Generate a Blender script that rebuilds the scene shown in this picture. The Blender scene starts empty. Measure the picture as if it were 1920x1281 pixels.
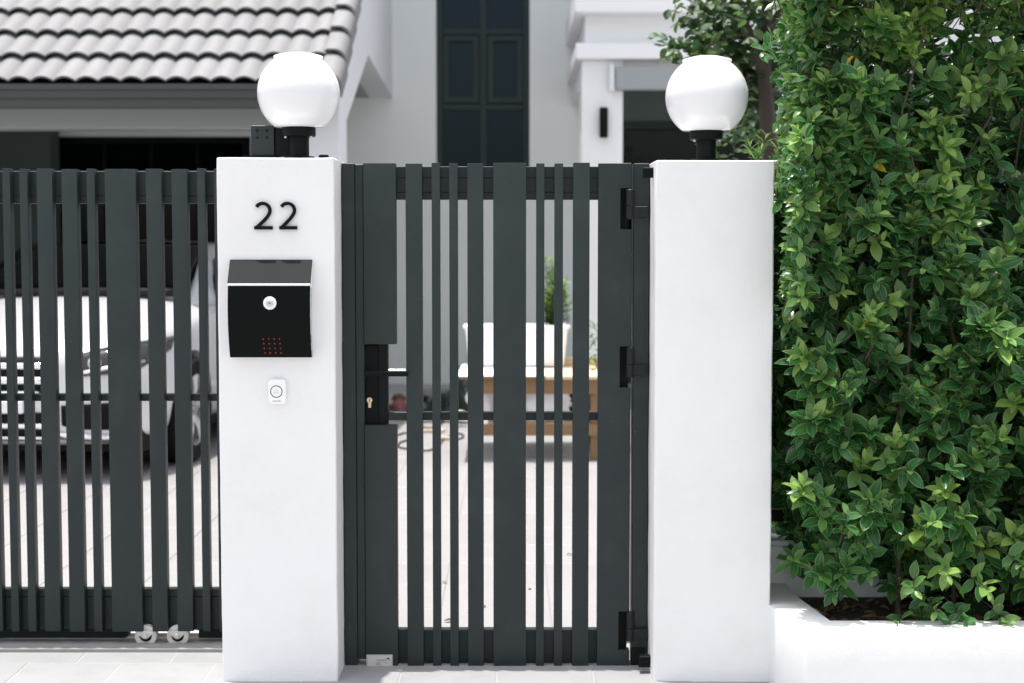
import bpy, bmesh, math, random
import numpy as np
from mathutils import Vector, Matrix, noise, Euler

R = math.radians
random.seed(7)
rng = np.random.default_rng(11)
scene = bpy.context.scene
C = scene.collection

# ------------------------------------------------------------------ camera
CAM = Vector((0.0, -4.5, 1.325))
FPX = 2800.0                       # focal length in pixels of the 1920 wide photograph
PITCH = math.atan(175.5 / FPX)
cam_data = bpy.data.cameras.new('camera')
cam_data.sensor_width = 36.0
cam_data.lens = FPX / 1920 * 36
cam_data.clip_start = 0.05
cam_data.clip_end = 600
cam_data.dof.use_dof = True
cam_data.dof.focus_distance = 4.55
cam_data.dof.aperture_fstop = 3.2
cam = bpy.data.objects.new('camera', cam_data)
cam.location = CAM
cam.rotation_euler = (R(90) - PITCH, 0, 0)
C.objects.link(cam)
scene.camera = cam

# ------------------------------------------------------------------ sky, sun, exposure
SUNV = Vector((-0.085, 0.038, 1.0)).normalized()      # from the ground towards the sun: noon, a little behind the gate
world = bpy.data.worlds.new('World')
scene.world = world
world.use_nodes = True
wn = world.node_tree
bg = wn.nodes['Background']
sky = wn.nodes.new('ShaderNodeTexSky')
sky.sky_type = 'NISHITA'
sky.sun_disc = False
sky.sun_elevation = math.asin(SUNV.z)
sky.sun_rotation = math.atan2(SUNV.x, SUNV.y)
sky.altitude = 0
sky.air_density = 1.0
sky.dust_density = 3.0
sky.ozone_density = 1.0
hz_ = wn.nodes.new('ShaderNodeHueSaturation'); hz_.inputs['Saturation'].default_value = 0.30   # hazy, milky tropical sky
wn.links.new(sky.outputs[0], hz_.inputs['Color']); wn.links.new(hz_.outputs[0], bg.inputs[0])
bg.inputs[1].default_value = 0.15
sun_data = bpy.data.lights.new('sun', 'SUN')
sun_data.energy = 3.0
sun_data.angle = R(0.6)
sun_data.color = (1.0, 0.96, 0.90)
sun = bpy.data.objects.new('sun', sun_data)
sun.rotation_euler = (-SUNV).to_track_quat('-Z', 'Y').to_euler()
sun.location = (0, 0, 20)
C.objects.link(sun)
vs = scene.view_settings
vs.view_transform = 'Standard'
vs.look = 'None'
vs.exposure = 1.04
vs.gamma = 1.0
vs.use_curve_mapping = False
scene.cycles.max_bounces = 8
scene.cycles.diffuse_bounces = 5
scene.cycles.transparent_max_bounces = 12

# ------------------------------------------------------------------ helpers
cP, sP = math.cos(PITCH), math.sin(PITCH)
def at(px, py, D):
    """Point that shows at pixel (px, py) of the photograph at the depth D metres in front of the camera."""
    u = (px - 960.0) / FPX; v = (640.5 - py) / FPX
    s = D / (cP + v * sP)
    return Vector((u * s, CAM.y + D, CAM.z + s * (v * cP - sP)))
def PX(px, py, D): return at(px, py, D).x
def PZ(py, D): return at(960, py, D).z

ORIGIN = {}
def orig(o):
    return ORIGIN.get(o.name, Vector((0, 0, 0))) if o is not None else Vector((0, 0, 0))

def thing(name, label, cat, loc=(0, 0, 0), group=None, rotz=0.0):
    o = bpy.data.objects.new(name, None)
    o.empty_display_size = 0.1
    C.objects.link(o)
    o.location = loc
    o.rotation_euler = (0, 0, rotz)
    o['label'] = label; o['category'] = cat
    if group: o['group'] = group
    ORIGIN[o.name] = Vector(loc)
    return o

def tag(o, label=None, cat=None, group=None, kind=None):
    if label: o['label'] = label
    if cat: o['category'] = cat
    if group: o['group'] = group
    if kind: o['kind'] = kind
    return o

class MB:
    """Collects verts and faces of ONE part."""
    def __init__(s): s.v = []; s.f = []
    def add(s, vs_, fs_):
        n = len(s.v); s.v += [tuple(p) for p in vs_]; s.f += [tuple(i + n for i in f) for f in fs_]
        return s
    def box(s, x0, x1, y0, y1, z0, z1):
        if x1 < x0: x0, x1 = x1, x0
        if y1 < y0: y0, y1 = y1, y0
        if z1 < z0: z0, z1 = z1, z0
        return s.add([(x0,y0,z0),(x1,y0,z0),(x1,y1,z0),(x0,y1,z0),(x0,y0,z1),(x1,y0,z1),(x1,y1,z1),(x0,y1,z1)],
              [(0,3,2,1),(4,5,6,7),(0,1,5,4),(1,2,6,5),(2,3,7,6),(3,0,4,7)])
    def prism(s, pts, axis, a, b):
        """2D polygon extruded along an axis from a to b (pts are the two other coordinates in order)."""
        def mk(p, t):
            return (t, p[0], p[1]) if axis == 'x' else ((p[0], t, p[1]) if axis == 'y' else (p[0], p[1], t))
        n = len(pts)
        return s.add([mk(p, a) for p in pts] + [mk(p, b) for p in pts],
              [tuple(range(n - 1, -1, -1)), tuple(range(n, 2 * n))] + [(i, (i + 1) % n, n + (i + 1) % n, n + i) for i in range(n)])
    def lathe(s, prof, c, axis='z', seg=32, closed=False):
        vs_, fs_ = [], []
        n = len(prof)
        for k in range(seg):
            a = 2 * math.pi * k / seg; ca, sa = math.cos(a), math.sin(a)
            for r, h in prof:
                p = (r * ca, r * sa, h) if axis == 'z' else ((r * ca, h, r * sa) if axis == 'y' else (h, r * ca, r * sa))
                vs_.append((c[0] + p[0], c[1] + p[1], c[2] + p[2]))
        for k in range(seg):
            k2 = (k + 1) % seg
            for i in range(n - 1):
                fs_.append((k * n + i, k2 * n + i, k2 * n + i + 1, k * n + i + 1))
            if closed: fs_.append((k * n + n - 1, k2 * n + n - 1, k2 * n, k * n))
        return s.add(vs_, fs_)
    def tube(s, pts, rad, seg=8, cap=True):
        pts = [Vector(p) for p in pts]; n = len(pts)
        if not hasattr(rad, '__len__'): rad = [rad] * n
        vs_, fs_ = [], []
        ref = Vector((0.13, 0.27, 0.95)).normalized()
        for i, p in enumerate(pts):
            t = (pts[min(i + 1, n - 1)] - pts[max(i - 1, 0)]).normalized()
            if abs(t.dot(ref)) > 0.97: ref = Vector((0.9, 0.3, 0.1)).normalized()
            a = t.cross(ref).normalized(); b = t.cross(a)
            for k in range(seg):
                th = 2 * math.pi * k / seg
                vs_.append(p + (a * math.cos(th) + b * math.sin(th)) * rad[i])
        for i in range(n - 1):
            for k in range(seg):
                k2 = (k + 1) % seg
                fs_.append((i * seg + k, i * seg + k2, (i + 1) * seg + k2, (i + 1) * seg + k))
        if cap:
            fs_.append(tuple(range(seg - 1, -1, -1))); fs_.append(tuple((n - 1) * seg + k for k in range(seg)))
        return s.add(vs_, fs_)
    def build(s, name, mat, parent=None, bevel=0.0, seg=1, smooth=None, local=False):
        me = bpy.data.meshes.new(name)
        off = Vector((0, 0, 0)) if local else orig(parent)
        me.from_pydata([(p[0] - off.x, p[1] - off.y, p[2] - off.z) for p in s.v], [], s.f)
        return finish(me, name, mat, parent, bevel, seg, smooth, off if not local else None)

def finish(me, name, mat, parent, bevel=0.0, seg=1, smooth=None, off=None):
    bm = bmesh.new(); bm.from_mesh(me)
    bmesh.ops.remove_doubles(bm, verts=bm.verts, dist=1e-6)
    bmesh.ops.recalc_face_normals(bm, faces=bm.faces)
    if bevel > 0:
        es = [e for e in bm.edges if len(e.link_faces) == 2 and e.calc_face_angle(0) > 0.5]
        bmesh.ops.bevel(bm, geom=es, offset=bevel, segments=seg, affect='EDGES', profile=0.6, clamp_overlap=True)
    bm.to_mesh(me); bm.free()
    if smooth is not None:
        for p in me.polygons: p.use_smooth = True
        me.set_sharp_from_angle(angle=R(smooth))
    o = bpy.data.objects.new(name, me)
    if mat: me.materials.append(mat)
    C.objects.link(o)
    if parent is not None:
        o.parent = parent
        ORIGIN[o.name] = orig(parent)
    else:
        ORIGIN[o.name] = Vector((0, 0, 0))
    return o

def boxo(name, x0, x1, y0, y1, z0, z1, mat, parent=None, bevel=0.0, seg=1, **k):
    return MB().box(x0, x1, y0, y1, z0, z1).build(name, mat, parent, bevel, seg, **k)

def copy_obj(o, parent, loc=None):
    c = o.copy(); C.objects.link(c); c.parent = parent
    if loc is not None: c.location = loc
    ORIGIN[c.name] = orig(parent)
    return c

def holed(xs, zs, holes, y0, y1):
    """One connected wall slab in the XZ plane with rectangular openings given by cell index."""
    m = MB(); nx, nz = len(xs), len(zs)
    idx = lambda i, k, s: (k * nx + i) * 2 + s
    for k in range(nz):
        for i in range(nx):
            m.v.append((xs[i], y0, zs[k])); m.v.append((xs[i], y1, zs[k]))
    solid = lambda i, k: 0 <= i < nx - 1 and 0 <= k < nz - 1 and (i, k) not in holes
    for k in range(nz - 1):
        for i in range(nx - 1):
            if not solid(i, k): continue
            m.f.append((idx(i,k,0), idx(i+1,k,0), idx(i+1,k+1,0), idx(i,k+1,0)))
            m.f.append((idx(i,k,1), idx(i,k+1,1), idx(i+1,k+1,1), idx(i+1,k,1)))
            if not solid(i-1, k): m.f.append((idx(i,k,0), idx(i,k+1,0), idx(i,k+1,1), idx(i,k,1)))
            if not solid(i+1, k): m.f.append((idx(i+1,k,0), idx(i+1,k,1), idx(i+1,k+1,1), idx(i+1,k+1,0)))
            if not solid(i, k-1): m.f.append((idx(i,k,0), idx(i,k,1), idx(i+1,k,1), idx(i+1,k,0)))
            if not solid(i, k+1): m.f.append((idx(i,k+1,0), idx(i+1,k+1,0), idx(i+1,k+1,1), idx(i,k+1,1)))
    return m

# ------------------------------------------------------------------ materials
def new_mat(name):
    m = bpy.data.materials.new(name); m.use_nodes = True
    nt = m.node_tree
    return m, nt, nt.nodes['Principled BSDF']

def mat(name, col, rough=0.5, metal=0.0, var=0.0, vscale=6.0, bump=0.0, bscale=200.0, rvar=0.0, dirt=None, dirt_amt=0.0,
        dscale=3.0, coat=0.0, spec=0.5, objvar=0.0, speck=0.0, stretch=None, specks=0.0, bump2=0.0, bscale2=8.0):
    m, nt, p = new_mat(name)
    N, L = nt.nodes, nt.links
    p.inputs['Roughness'].default_value = rough
    p.inputs['Metallic'].default_value = metal
    p.inputs['Specular IOR Level'].default_value = spec
    if coat: p.inputs['Coat Weight'].default_value = coat; p.inputs['Coat Roughness'].default_value = 0.04
    tc = N.new('ShaderNodeTexCoord')
    geo = N.new('ShaderNodeNewGeometry')
    src = geo.outputs['Position']
    if stretch:
        mp = N.new('ShaderNodeMapping'); mp.inputs['Scale'].default_value = stretch
        L.new(src, mp.inputs['Vector']); src = mp.outputs[0]
    def nz(scale, detail=5.0, rg=0.6):
        n = N.new('ShaderNodeTexNoise'); n.inputs['Scale'].default_value = scale
        n.inputs['Detail'].default_value = detail; n.inputs['Roughness'].default_value = rg
        L.new(src, n.inputs['Vector']); return n.outputs['Fac']
    def mathn(op, a, b):
        x = N.new('ShaderNodeMath'); x.operation = op
        for i, t in enumerate((a, b)):
            if isinstance(t, (int, float)): x.inputs[i].default_value = t
            else: L.new(t, x.inputs[i])
        return x.outputs[0]
    def ramp(fac, a, b):
        r = N.new('ShaderNodeMapRange'); r.inputs['From Min'].default_value = a; r.inputs['From Max'].default_value = b
        L.new(fac, r.inputs['Value']); return r.outputs[0]
    rgb = N.new('ShaderNodeRGB'); rgb.outputs[0].default_value = (*col, 1)
    out = rgb.outputs[0]
    fac = None
    if var: fac = mathn('ADD', mathn('MULTIPLY', mathn('SUBTRACT', nz(vscale), 0.5), var * 2), 1.0)
    if objvar:
        oi = N.new('ShaderNodeObjectInfo')
        t = mathn('ADD', mathn('MULTIPLY', mathn('SUBTRACT', oi.outputs['Random'], 0.5), objvar * 2), 1.0)
        fac = t if fac is None else mathn('MULTIPLY', fac, t)
    if speck:
        t = mathn('ADD', mathn('MULTIPLY', mathn('SUBTRACT', nz(420.0, 2.0), 0.5), speck * 2), 1.0)
        fac = t if fac is None else mathn('MULTIPLY', fac, t)
    if fac is not None:
        hs = N.new('ShaderNodeVectorMath'); hs.operation = 'SCALE'
        L.new(out, hs.inputs[0]); L.new(fac, hs.inputs['Scale']); out = hs.outputs[0]
    if dirt is not None:
        mx = N.new('ShaderNodeMix'); mx.data_type = 'RGBA'
        f = mathn('MULTIPLY', mathn('POWER', ramp(nz(dscale, 8.0, 0.7), 0.45, 0.8), 1.5), dirt_amt)
        L.new(f, mx.inputs[0]); L.new(out, mx.inputs[6]); mx.inputs[7].default_value = (*dirt, 1); out = mx.outputs[2]
    if specks:
        mx = N.new('ShaderNodeMix'); mx.data_type = 'RGBA'
        f = mathn('MULTIPLY', mathn('MULTIPLY', ramp(nz(130.0, 2.0), 0.70, 0.76), ramp(nz(5.0, 3.0), 0.42, 0.70)), specks)
        L.new(f, mx.inputs[0]); L.new(out, mx.inputs[6]); mx.inputs[7].default_value = (0.30, 0.30, 0.28, 1); out = mx.outputs[2]
    L.new(out, p.inputs['Base Color'])
    if rvar: L.new(mathn('ADD', mathn('MULTIPLY', mathn('SUBTRACT', nz(9.0), 0.5), rvar * 2), rough), p.inputs['Roughness'])
    if bump:
        b = N.new('ShaderNodeBump'); b.inputs['Strength'].default_value = bump; b.inputs['Distance'].default_value = 0.002
        L.new(nz(bscale, 4.0), b.inputs['Height'])
        if bump2:
            b2 = N.new('ShaderNodeBump'); b2.inputs['Strength'].default_value = bump2; b2.inputs['Distance'].default_value = 0.006
            L.new(nz(bscale2, 3.0), b2.inputs['Height']); L.new(b.outputs[0], b2.inputs['Normal']); L.new(b2.outputs[0], p.inputs['Normal'])
        else: L.new(b.outputs[0], p.inputs['Normal'])
    return m

M = {}
M['pillar'] = mat('white_plaster_paint', (0.80, 0.795, 0.80), 0.75, var=0.035, vscale=3, bump=0.6, bscale=190, bump2=0.26, bscale2=16, dirt=(0.56, 0.52, 0.46), dirt_amt=0.24, dscale=4.5)
M['planter'] = mat('white_planter_paint', (0.81, 0.81, 0.815), 0.7, var=0.03, vscale=2.5, bump=0.3, bscale=150, bump2=0.15, bscale2=14, dirt=(0.50, 0.47, 0.42), dirt_amt=0.26, dscale=5)
M['gate'] = mat('charcoal_powder_coat', (0.0165, 0.0250, 0.0260), 0.46, spec=0.32, specks=0.5, var=0.14, vscale=4, bump=0.10, bscale=900, rvar=0.08, dirt=(0.10, 0.105, 0.10), dirt_amt=0.18, dscale=7)
M['gate_dark'] = mat('dark_recess_paint', (0.005, 0.008, 0.008), 0.5, spec=0.15, var=0.1, vscale=6, bump=0.08, bscale=700)
M['black'] = mat('black_plastic', (0.003, 0.0045, 0.0045), 0.5, spec=0.13, var=0.1, bump=0.05, bscale=500)
M['mailbox'] = mat('black_enamel', (0.0018, 0.0033, 0.0033), 0.36, spec=0.09, var=0.08, vscale=9, bump=0.04, bscale=900)
M['mailbox_lid'] = mat('sunlit_enamel_lid', (0.0125, 0.0155, 0.0165), 0.6, spec=0.15, var=0.05, bump=0.04, bscale=900)  # same black enamel as the body, sunlight put into its lighter colour
M['steel'] = mat('brushed_steel', (0.62, 0.62, 0.63), 0.34, metal=0.9, var=0.06, vscale=30)
M['steel_white'] = mat('white_steel_trim', (0.80, 0.80, 0.81), 0.35, var=0.02)
M['zinc'] = mat('zinc_wheel_steel', (0.66, 0.645, 0.62), 0.42, metal=0.35, var=0.12, vscale=40, dirt=(0.20, 0.17, 0.14), dirt_amt=0.4, dscale=30)
M['hinge'] = mat('dark_hinge_paint', (0.009, 0.014, 0.0145), 0.45, spec=0.25, var=0.1)
M['brass'] = mat('satin_brass', (0.66, 0.50, 0.34), 0.36, metal=0.7, var=0.05)
M['red'] = mat('red_dot_paint', (0.50, 0.015, 0.025), 0.5)
M['bell'] = mat('white_doorbell_plastic', (0.86, 0.855, 0.84), 0.32, var=0.01)
M['ink'] = mat('grey_print', (0.16, 0.16, 0.165), 0.6)
M['ink_dark'] = mat('dark_print', (0.03, 0.03, 0.032), 0.5)
M['plate'] = mat('silver_label', (0.58, 0.55, 0.54), 0.4, metal=0.25, var=0.03)
M['paving'] = mat('pale_granite_tile', (0.285, 0.29, 0.297), 0.6, var=0.09, vscale=5, bump=0.25, bscale=260, objvar=0.05, speck=0.16, dirt=(0.17, 0.165, 0.155), dirt_amt=0.45, dscale=7)
M['court'] = mat('pale_courtyard_tile', (0.30, 0.293, 0.296), 0.42, var=0.04, vscale=2.5, bump=0.10, bscale=150, objvar=0.035, dirt=(0.19, 0.17, 0.15), dirt_amt=0.35, dscale=3.5)
M['grout'] = mat('pale_grout', (0.33, 0.33, 0.325), 0.9, var=0.08, vscale=20, bump=0.3)
M['ground'] = mat('concrete_ground', (0.30, 0.295, 0.29), 0.85, var=0.12, vscale=0.8, bump=0.3, bscale=60, dirt=(0.2, 0.19, 0.18), dirt_amt=0.4, dscale=0.7)
M['kerb'] = mat('grey_cement_strip', (0.27, 0.27, 0.27), 0.85, var=0.12, vscale=12, bump=0.4, bscale=160, dirt=(0.20, 0.17, 0.14), dirt_amt=0.5, dscale=16)
M['track'] = mat('galvanised_track', (0.66, 0.63, 0.61), 0.6, var=0.06, vscale=14, bump=0.15, bscale=120, dirt=(0.30, 0.19, 0.13), dirt_amt=0.45, dscale=18)
M['wall'] = mat('grey_wall_paint', (0.72, 0.745, 0.74), 0.85, var=0.02, vscale=1.2, bump=0.2, bscale=90)
M['white_wall'] = mat('white_wall_paint', (0.80, 0.805, 0.815), 0.8, var=0.02, vscale=1.0, bump=0.2, bscale=90)
M['light_wall'] = mat('pale_wall_paint', (0.66, 0.68, 0.70), 0.8, var=0.02, vscale=1.0, bump=0.2, bscale=90)
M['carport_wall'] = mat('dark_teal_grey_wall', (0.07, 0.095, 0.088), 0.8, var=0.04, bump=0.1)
M['door_frame'] = mat('black_door_frame', (0.004, 0.007, 0.007), 0.6, spec=0.1)
M['beam'] = mat('greige_beam_paint', (0.26, 0.285, 0.275), 0.8, var=0.02)
M['tile'] = mat('grey_concrete_roof_tile', (0.20, 0.198, 0.205), 0.65, var=0.14, vscale=6, bump=0.3, bscale=120, objvar=0.10, dirt=(0.13, 0.125, 0.12), dirt_amt=0.4, dscale=9, stretch=(3.0, 0.6, 0.6))
M['under_tile'] = mat('dark_roof_felt', (0.018, 0.02, 0.02), 0.9)
M['gutter'] = mat('grey_metal_gutter', (0.040, 0.043, 0.045), 0.4, var=0.05)
M['frame'] = mat('dark_window_frame', (0.024, 0.036, 0.036), 0.45, spec=0.2, var=0.05)
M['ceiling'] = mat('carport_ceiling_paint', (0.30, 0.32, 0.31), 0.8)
M['wood'] = mat('raw_pine_board', (0.24, 0.14, 0.065), 0.65, var=0.18, vscale=8, bump=0.3, bscale=60, stretch=(1.0, 12.0, 12.0))
M['wood_pale'] = mat('pale_plywood', (0.66, 0.50, 0.34), 0.6, var=0.12, vscale=7, bump=0.2, bscale=60, stretch=(1.0, 10.0, 10.0))
M['cloth_white'] = mat('white_sheet', (0.80, 0.80, 0.82), 0.8, var=0.03)
M['plastic_white'] = mat('white_planter_plastic', (0.80, 0.81, 0.83), 0.4, var=0.02)
M['bag_white'] = mat('white_plastic_bag', (0.84, 0.84, 0.85), 0.45, bump=0.4, bscale=30)
M['dark_cloth'] = mat('dark_green_cloth', (0.012, 0.020, 0.018), 0.85, var=0.2, bump=0.4, bscale=40)
M['red_cloth'] = mat('dusty_red_cloth', (0.17, 0.055, 0.055), 0.85, var=0.2, bump=0.4, bscale=40)
M['blue_cloth'] = mat('pale_blue_bag', (0.40, 0.52, 0.68), 0.6, var=0.15, bump=0.3, bscale=30)
M['bark'] = mat('tree_bark', (0.045, 0.034, 0.027), 0.9, var=0.25, vscale=14, bump=0.8, bscale=60, stretch=(1, 1, 0.35))
M['twig'] = mat('hedge_twig_bark', (0.06, 0.047, 0.033), 0.85, var=0.2, vscale=20, bump=0.5, bscale=120)
M['soil'] = mat('planter_soil', (0.030, 0.021, 0.016), 0.95, var=0.3, vscale=40, bump=1.0, bscale=70)
M['car'] = mat('silver_white_car_paint', (0.62, 0.63, 0.65), 0.28, metal=0.15, coat=0.8)
M['chrome'] = mat('chrome', (0.85, 0.86, 0.87), 0.12, metal=1.0)
M['tyre'] = mat('tyre_rubber', (0.006, 0.006, 0.0065), 0.8, spec=0.2, bump=0.2, bscale=80)
M['rim'] = mat('alloy_rim', (0.52, 0.53, 0.54), 0.3, metal=0.7)
M['leaf_litter'] = mat('dry_leaf', (0.13, 0.075, 0.038), 0.85, var=0.45, vscale=30, objvar=0.3)
M['acrylic_lamp'] = None

def glass_mat(name, col, rough=0.03, spec=0.5):
    m, nt, p = new_mat(name)
    p.inputs['Base Color'].default_value = (*col, 1); p.inputs['Roughness'].default_value = rough
    p.inputs['Specular IOR Level'].default_value = spec
    return m
M['glass'] = glass_mat('tinted_window_glass', (0.002, 0.0045, 0.0055), 0.05, 0.26)
M['dark_glass'] = glass_mat('dark_door_glass', (0.001, 0.002, 0.0025), 0.05, 0.2)
M['car_glass'] = glass_mat('car_glass', (0.002, 0.003, 0.0035), 0.03, 0.2)
M['glass'].node_tree.nodes['Principled BSDF'].inputs['Specular Tint'].default_value = (0.62, 0.85, 1.0, 1)
M['lens'] = glass_mat('headlight_lens', (0.03, 0.033, 0.036), 0.05, 0.5)

def opal(name):
    m, nt, p = new_mat(name)
    p.inputs['Base Color'].default_value = (0.74, 0.74, 0.755, 1)
    p.inputs['Roughness'].default_value = 0.10
    p.inputs['Subsurface Weight'].default_value = 0.6
    p.inputs['Subsurface Radius'].default_value = (0.06, 0.06, 0.06)
    p.inputs['Subsurface Scale'].default_value = 1.0
    return m
M['opal'] = opal('opal_acrylic')

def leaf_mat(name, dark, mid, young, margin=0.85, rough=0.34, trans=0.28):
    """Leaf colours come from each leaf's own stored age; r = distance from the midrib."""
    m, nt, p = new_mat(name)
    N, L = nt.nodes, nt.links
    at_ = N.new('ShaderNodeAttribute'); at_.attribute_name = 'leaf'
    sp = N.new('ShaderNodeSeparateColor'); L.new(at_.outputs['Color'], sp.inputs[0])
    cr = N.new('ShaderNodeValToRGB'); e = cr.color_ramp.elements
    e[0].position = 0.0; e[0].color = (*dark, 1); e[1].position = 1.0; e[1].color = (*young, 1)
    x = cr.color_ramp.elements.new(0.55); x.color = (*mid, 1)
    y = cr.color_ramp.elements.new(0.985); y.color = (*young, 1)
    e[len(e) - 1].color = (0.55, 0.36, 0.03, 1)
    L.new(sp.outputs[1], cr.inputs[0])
    # pale margin paints in the light off curled leaf edges; pale midrib
    mr = N.new('ShaderNodeMapRange'); mr.inputs['From Min'].default_value = margin - 0.06; mr.inputs['From Max'].default_value = margin + 0.1
    mr.inputs['To Max'].default_value = 0.7
    L.new(sp.outputs[0], mr.inputs['Value'])
    rb = N.new('ShaderNodeMapRange'); rb.inputs['From Min'].default_value = 0.10; rb.inputs['From Max'].default_value = 0.02
    rb.inputs['To Max'].default_value = 0.22
    L.new(sp.outputs[0], rb.inputs['Value'])
    mxx = N.new('ShaderNodeMath'); mxx.operation = 'MAXIMUM'; L.new(mr.outputs[0], mxx.inputs[0]); L.new(rb.outputs[0], mxx.inputs[1])
    mix = N.new('ShaderNodeMix'); mix.data_type = 'RGBA'
    L.new(mxx.outputs[0], mix.inputs[0]); L.new(cr.outputs[0], mix.inputs[6]); mix.inputs[7].default_value = (0.34, 0.44, 0.22, 1)
    # underside paler
    geo = N.new('ShaderNodeNewGeometry')
    mb_ = N.new('ShaderNodeMix'); mb_.data_type = 'RGBA'
    L.new(geo.outputs['Backfacing'], mb_.inputs[0]); L.new(mix.outputs[2], mb_.inputs[6])
    pale = N.new('ShaderNodeMix'); pale.data_type = 'RGBA'; pale.inputs[0].default_value = 0.45
    L.new(mix.outputs[2], pale.inputs[6]); pale.inputs[7].default_value = (0.16, 0.22, 0.10, 1)
    L.new(pale.outputs[2], mb_.inputs[7])
    L.new(mb_.outputs[2], p.inputs['Base Color'])
    p.inputs['Roughness'].default_value = rough
    p.inputs['Specular IOR Level'].default_value = 0.34
    tr = N.new('ShaderNodeBsdfTranslucent')
    br = N.new('ShaderNodeVectorMath'); br.operation = 'MULTIPLY'; br.inputs[1].default_value = (1.3, 1.7, 0.8)
    L.new(mb_.outputs[2], br.inputs[0]); L.new(br.outputs[0], tr.inputs['Color'])
    ms = N.new('ShaderNodeMixShader'); ms.inputs[0].default_value = trans
    L.new(p.outputs[0], ms.inputs[1]); L.new(tr.outputs[0], ms.inputs[2])
    L.new(ms.outputs[0], N['Material Output'].inputs['Surface'])
    return m
M['hedge_leaf'] = leaf_mat('hedge_leaf', (0.011, 0.048, 0.021), (0.044, 0.146, 0.045), (0.31, 0.45, 0.115), margin=0.88, rough=0.24, trans=0.34)
M['tree_leaf'] = leaf_mat('tree_leaf', (0.020, 0.045, 0.018), (0.035, 0.085, 0.025), (0.10, 0.20, 0.045), margin=2.0, rough=0.5)
M['herb_leaf'] = leaf_mat('herb_leaf', (0.035, 0.075, 0.02), (0.09, 0.18, 0.04), (0.26, 0.36, 0.08), margin=2.0, rough=0.5)

# =================================================================== SETTING
# ground sheet, paved footpath in front, tiled courtyard behind
g = boxo('ground', -120, 120, -60, 140, -0.30, -0.020, M['ground']); tag(g, kind='structure')

pav = boxo('pavement', -3.2, 3.2, -2.2, 0.332, -0.019, -0.0014, M['grout']); tag(pav, kind='structure')
tm = None
TX, TY = 0.300, 0.300
row0 = 0.205                                   # joint line under the gate
rows = [(0.205, 0.330)] + [(row0 - TY * (k + 1), row0 - TY * k) for k in range(3)]
x_ref = PX(932, 1262, 4.62)
for r, (y0, y1) in enumerate(rows):
    sh = 0.0 if r == 0 else (0.5 * TX if r % 2 else 0.0)
    proto = None
    for k in range(-9, 6):
        xa = x_ref + k * TX + (0.0 if r != 1 else 0.0) + (sh if r > 1 else (0.0))
        if r == 0: xa += 0.5 * TX
        if xa > 0.80: continue
        if proto is None:
            proto = MB().box(0.0022, TX - 0.0022, y0 + 0.0022, y1 - 0.0022, -0.014, 0.0).build('paving_tile', M['paving'], pav, bevel=0.0015)
            proto.location = (xa, 0, 0)
        else:
            copy_obj(proto, pav, (xa, 0, random.uniform(-0.0008, 0.0008)))

kerb = boxo('track_bed', -4.5, -0.532, 0.3335, 0.515, -0.018, 0.009, M['kerb']); tag(kerb, kind='structure')
court = boxo('courtyard_floor', -9.0, 6.0, 0.517, 13.0, -0.019, -0.0045, M['court']); tag(court, kind='structure')
TS = 0.40
proto = MB().box(0.0018, TS - 0.0018, 0.0018, TS - 0.0018, -0.015, -0.001).build('floor_tile', M['court'], court, bevel=0.0015)
proto.location = (-3.86, 0.520, 0)
for j in range(16):
    for i in range(14):
        if i == 0 and j == 0: continue
        copy_obj(proto, court, (-3.86 + i * TS, 0.520 + j * TS, random.uniform(-0.0008, 0.0008)))

# ------------------------------------------------------------------ house
DW = 14.57; YW = DW + CAM.y                    # main wall depth
house = thing('house', 'pale two storey house with tall dark window behind the gates', 'house', (0, YW, 0))
wx0, wx1 = PX(818, 200, DW), PX(993, 200, DW)
dx0, dx1 = PX(95, 300, DW), PX(470, 300, DW)
wz0 = PZ(345, DW); wz1 = 4.75
dz1 = PZ(256, DW)
px_end = 0.95
xs = [-8.0, dx0, dx1, wx0, wx1, px_end]
zs = [-0.01, wz0, dz1, wz1, 6.0]
hm = holed(xs, zs, {(1, 0), (1, 1), (3, 1), (3, 2)}, YW, YW + 0.20)
hm.build('wall', M['wall'], house)
# tall stair window
win = MB()
fy0, fy1 = YW + 0.05, YW + 0.12
def frame_ring(m, x0, x1, z0, z1, w, y0, y1):
    m.add([], [])
    pts_o = [(x0, z0), (x1, z0), (x1, z1), (x0, z1)]; pts_i = [(x0 + w, z0 + w), (x1 - w, z0 + w), (x1 - w, z1 - w), (x0 + w, z1 - w)]
    v = [(p[0], y0, p[1]) for p in pts_o] + [(p[0], y0, p[1]) for p in pts_i] + [(p[0], y1, p[1]) for p in pts_o] + [(p[0], y1, p[1]) for p in pts_i]
    f = []
    for i in range(4):
        j = (i + 1) % 4
        f += [(i, j, 4 + j, 4 + i), (8 + i, 12 + i, 12 + j, 8 + j), (i, 8 + i, 8 + j, j), (4 + i, 4 + j, 12 + j, 12 + i)]
    return m.add(v, f)
window = frame_ring(MB(), wx0 + 0.001, wx1 - 0.001, wz0 + 0.001, wz1 - 0.001, 0.055, fy0 - 0.02, fy1).build('window', M['frame'], house)
wmx = (PX(900, 200, DW) + PX(912, 200, DW)) / 2
tz = [wz0 + 0.055, PZ(200, DW), PZ(58, DW), wz1 - 0.056]
boxo('mullion', wmx - 0.032, wmx + 0.032, fy0, fy1 - 0.004, wz0 + 0.056, wz1 - 0.057, M['frame'], window, 0.004)
for z in tz[1:3]:
    boxo('transom', wx0 + 0.057, wmx - 0.033, fy0 + 0.003, fy1 - 0.006, z - 0.028, z + 0.028, M['frame'], window, 0.004)
    boxo('transom', wmx + 0.033, wx1 - 0.057, fy0 + 0.003, fy1 - 0.006, z - 0.028, z + 0.028, M['frame'], window, 0.004)
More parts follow.
